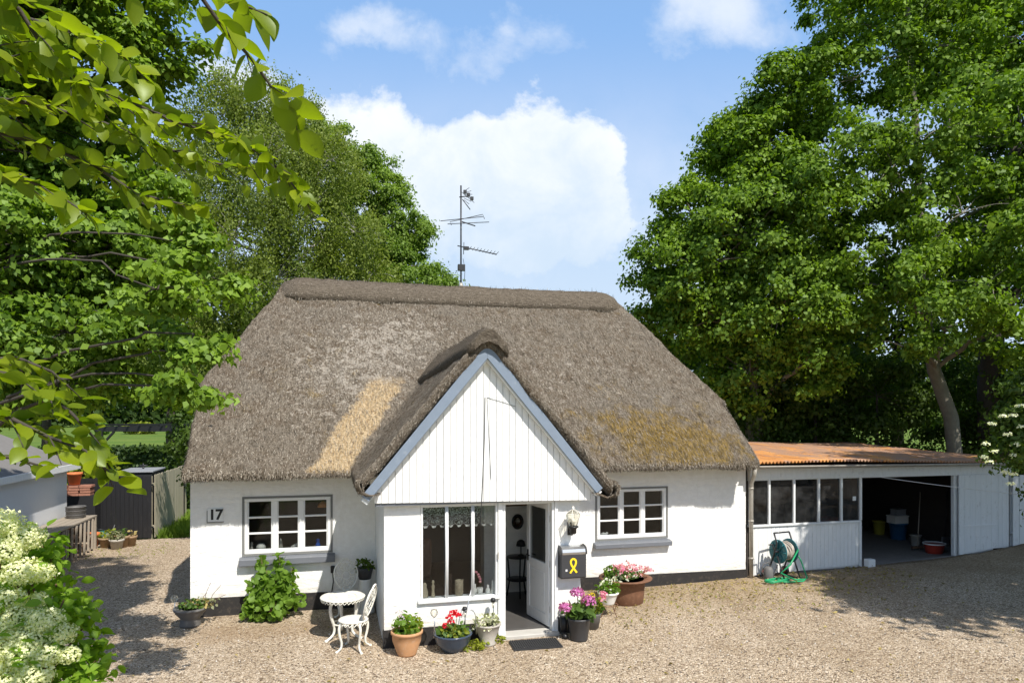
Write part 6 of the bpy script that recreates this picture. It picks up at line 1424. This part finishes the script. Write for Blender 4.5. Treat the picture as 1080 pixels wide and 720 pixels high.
def grass():
    g = np.random.default_rng(190); n = 26000; x = g.uniform(-2.36, 1.6, n); y = 8.2 + 12*g.random(n)**1.5; wild = ((x < -1.6) & (g.random(n) < .8))
    h = np.where(wild, g.uniform(.08, .30, n), g.uniform(.04, .12, n)); C = np.stack([x, y, np.full(n, -.05)], 1); a = g.uniform(0, 2*PI, n); w = np.where(wild, .016, .012)
    s = np.stack([np.cos(a), np.sin(a), 0*a], 1)*w[:, None]; lean = g.normal(0, .25, (n, 3))*h[:, None]; lean[:, 2] = h
    V = np.stack([C-s, C+s, C+s*.7+lean*.6, C-s*.7+lean*.6], 1); V2 = np.stack([C-s*.7+lean*.6, C+s*.7+lean*.6, C+s*.1+lean*1.05, C-s*.1+lean*1.05], 1)
    V = np.concatenate([V.reshape(-1, 3), V2.reshape(-1, 3)]); F = (np.arange(2*n)*4)[:, None]+np.arange(4)
    tag(mesh_np('grass', V, F, M['grass']), 'long bright grass on the strip between the weathered fence and the cottage', 'grass', kind='stuff')
    # sparse weeds in the gravel and old leaves along the house foot
    n = 900; x = np.concatenate([g.uniform(-3.9, -1.6, 500), g.uniform(6.6, 12, 400)]); y = np.concatenate([g.normal(6.3, .5, 500), g.uniform(-2.2, -.2, 400)])
    C = np.stack([x, y, np.array([gz(a)+.005 for a in x])], 1); V, F = leaf_quads(C, .055, g, .1, .3); tag(mesh_np('weeds', V, F, M['leaf_yellow']), 'sparse low weeds in the gravel', 'weeds', kind='stuff')
    n = 900; x = g.uniform(6.3, 13.5, n); y = -.12 - np.abs(g.normal(0, 1.0, n)); x2 = g.uniform(-3, 13, 220); y2 = g.uniform(-6.5, -.5, 220); k2 = ~((x2 > 2.9) & (x2 < 6.1) & (y2 > -2.4)); x = np.concatenate([x, x2[k2]]); y = np.concatenate([y, y2[k2]])
    C = np.stack([x, y, np.array([gz(a)+.022 for a in x])], 1); V, F = leaf_quads(C, .06, g, 1.2, .55, .2); tag(mesh_np('fallen_leaves', V, F, M['dryleaf']), 'dry leaves lying on the ground along the cottage and garage', 'leaf litter', kind='stuff')
grass()

def flowering_bush():
    base = Vector(site(-3.35, 4.5, 0)); t = thing('flowering_bush', 'bush with large cream flower heads in the left foreground', 'bush', base)
    g = np.random.default_rng(200); C = []
    for (px, py, D, r, n) in ((15, 590, 4.75, .36, 260), (25, 640, 4.6, .42, 330), (75, 672, 4.45, .27, 230), (88, 640, 4.7, .14, 90), (65, 580, 4.9, .14, 70), (100, 700, 4.4, .16, 120), (25, 710, 4.35, .45, 360), (-40, 620, 4.6, .5, 260), (-30, 720, 4.4, .6, 300), (60, 760, 4.3, .5, 300), (0, 830, 4.3, .7, 350), (50, 610, 4.8, .2, 90)):
        C.append(blob(g, n, Vector(at(px-12, py, D))-base, (r, r, r*.9), .45))
    C.append(blob(g, 400, (0, 0, .9), (.75, .6, .8), .5)); C = np.concatenate(C)
    V, F = leaf_shaped(C, .078, g, .5, .62, droop=.3); mesh_np('leaves', V, F, M['leaf_bush'], t)
    mb = MB()
    for q in C[::45]: limb(mb, (0, 0, 0), Vector(q), .02, .005, g, .25, 5)
    mb.build('stem', M['brownwood'], t)
    gg = np.random.default_rng(201)
    heads = [(18, 553, 4.55, .15), (48, 566, 4.6, .13), (2, 585, 4.5, .15), (45, 603, 4.5, .13), (28, 580, 4.5, .12), (-5, 610, 4.4, .13), (62, 632, 4.5, .07), (28, 632, 4.35, .11), (55, 672, 4.25, .12), (30, 680, 4.2, .13), (60, 712, 4.1, .11), (95, 690, 4.25, .07), (66, 604, 4.55, .09), (12, 622, 4.4, .12), (40, 652, 4.35, .14), (70, 655, 4.3, .12), (18, 664, 4.3, .15), (88, 668, 4.3, .09), (12, 700, 4.15, .15), (45, 690, 4.2, .14), (72, 690, 4.2, .09), (-8, 640, 4.3, .13), (30, 725, 4.1, .14)]
    for k, (px, py, D, r) in enumerate(heads):
        c = Vector(at(px-22, py, D))-base; n = int(1500*(r/.14)**2); d = gg.normal(0, 1, (n, 3)); d /= np.linalg.norm(d, axis=1, keepdims=True); lump = 1 + .22*np.array([mnoise.noise((a*2.2+k, b*2.2, e*2.2)) for a, b, e in d])
        P = np.array(c) + d*r*lump[:, None]*gg.uniform(.72, 1.0, (n, 1))*np.array([1, 1, .72]); V, F = leaf_quads(P, .0165, gg, 0, .95, .05, out=d*2.5); mesh_np('flower_head', V, F, M['p_cream'], t)
flowering_bush()

# the beech whose twigs hang into the view at the upper left
def beech():
    base = Vector(site(-4.4, 1.3, 0)); t = thing('beech_tree', 'beech with large bright leaves hanging into the upper left foreground', 'tree', base)
    g = np.random.default_rng(210); mb = MB(); mb.tube([(0, 0, 0), (0, .05, 2.5), (.1, .1, 4.6), (.15, .2, 7.5)], [.28, .25, .2, .1], 12); parts = []
    def twig(pts, size, dens=1., sub=.30, r=.010):
        P = [Vector(at(*p))-base for p in pts]
        Q = Vector((.08, .1, P[0].z+.1)); limb(mb, Q, P[0], r*2.2, r*1.2, g, .05, 4); gap = (P[0]-Q); nq = int(gap.length/.07)
        parts.append((np.array([Q + gap*(.25+.75*k/nq) + Vector(g.normal(0, .05, 3)) for k in range(nq)]), g.normal(0, 1, (nq, 3)), size))
        mb.tube(P, list(np.linspace(r, r*.35, len(P))), 6)
        A = np.array(P); s = np.concatenate([[0], np.cumsum(np.linalg.norm(np.diff(A, axis=0), axis=1))]); n = max(2, int(s[-1]/.034*dens))
        q = np.linspace(0, s[-1], n); pos = np.stack([np.interp(q, s, A[:, k]) for k in range(3)], 1); tan = np.gradient(pos, axis=0); tan /= np.linalg.norm(tan, axis=1, keepdims=True)+1e-9
        side = np.cross(tan, [0, 0, 1.]); side /= np.linalg.norm(side, axis=1, keepdims=True)+1e-9; sg = np.where(np.arange(n) % 2, 1, -1)[:, None]
        parts.append((pos, side*sg*.9+tan*.7, size))
        for k in range(1, n, 3):
            ln = sub*g.uniform(.4, 1.0)*(1-.5*k/n); dirv = tan[k]*.75 + side[k]*sg[k]*.75 + np.array([0, 0, g.uniform(-.35, .15)]); dirv /= np.linalg.norm(dirv); m = max(2, int(ln/.034)); u = np.linspace(.1, 1, m)[:, None]
            pp = pos[k] + dirv*ln*u - np.array([0, 0, 1])*ln*.18*u*u; mb.tube([Vector(pos[k])] + [Vector(x) for x in pp], list(np.linspace(r*.4, r*.15, m+1)), 5)
            sd = np.cross(dirv, [0, 0, 1.]); s2 = np.where(np.arange(m) % 2, 1, -1)[:, None]; parts.append((pp, sd*s2*.9+dirv*.8, size))
    twig(((-40, 60, 2.6), (30, 62, 2.7), (80, 82, 2.75), (130, 105, 2.8), (190, 130, 2.85), (240, 145, 2.9), (280, 165, 2.95), (305, 190, 3.0), (322, 212, 3.0)), .084, 1.6, .36)
    twig(((150, -60, 1.75), (200, -20, 1.8), (232, 25, 1.85), (265, 62, 1.9), (292, 100, 1.95), (312, 122, 2.0)), .092, 1.1, .14, .007)
    twig(((200, -40, 1.9), (235, -5, 1.95), (262, 8, 1.95), (282, 16, 1.95)), .085, 1.0, .12, .006)
    twig(((-30, -30, 2.4), (20, 10, 2.5), (42, 45, 2.55), (70, 70, 2.6), (85, 90, 2.6)), .105, 1.2, .30)
    twig(((-40, 130, 2.6), (40, 150, 2.7), (100, 175, 2.8), (145, 205, 2.85), (190, 215, 2.9), (215, 220, 2.9)), .082, 1.55, .30)
    twig(((-40, 100, 2.8), (40, 110, 2.9), (110, 130, 3.0), (170, 155, 3.05), (225, 172, 3.1), (262, 178, 3.1)), .082, 1.6, .32)
    twig(((-40, 20, 3.0), (30, 20, 3.0), (80, 35, 3.1), (130, 60, 3.1), (160, 90, 3.1)), .10, 1.2, .30)
    twig(((-30, 180, 2.5), (20, 185, 2.55), (60, 205, 2.6), (90, 225, 2.6)), .10, 1.2, .2)
    # the low bough
    twig(((-40, 385, 2.4), (10, 395, 2.45), (45, 412, 2.5), (75, 435, 2.5), (100, 462, 2.55), (118, 498, 2.55)), .078, 1.6, .22)
    twig(((-40, 430, 2.4), (10, 440, 2.4), (50, 460, 2.45), (90, 475, 2.45), (118, 500, 2.5)), .078, 1.5, .20)
    twig(((-30, 480, 2.3), (10, 482, 2.35), (40, 490, 2.35)), .076, 1.3, .14)
    twig(((-40, 380, 2.6), (20, 378, 2.6), (55, 392, 2.65), (75, 410, 2.65)), .078, 1.4, .2)
    VF = []
    for pos, T0, size in parts:
        VF.append(leaf_shaped(pos, size, g, .55, .64, T0=T0, droop=.25))
    V, F = join(VF); mesh_np('leaves', V, F, M['leaf_beech'], t, smooth=True); mb.build('branch', M['darkbark'], t)
beech()
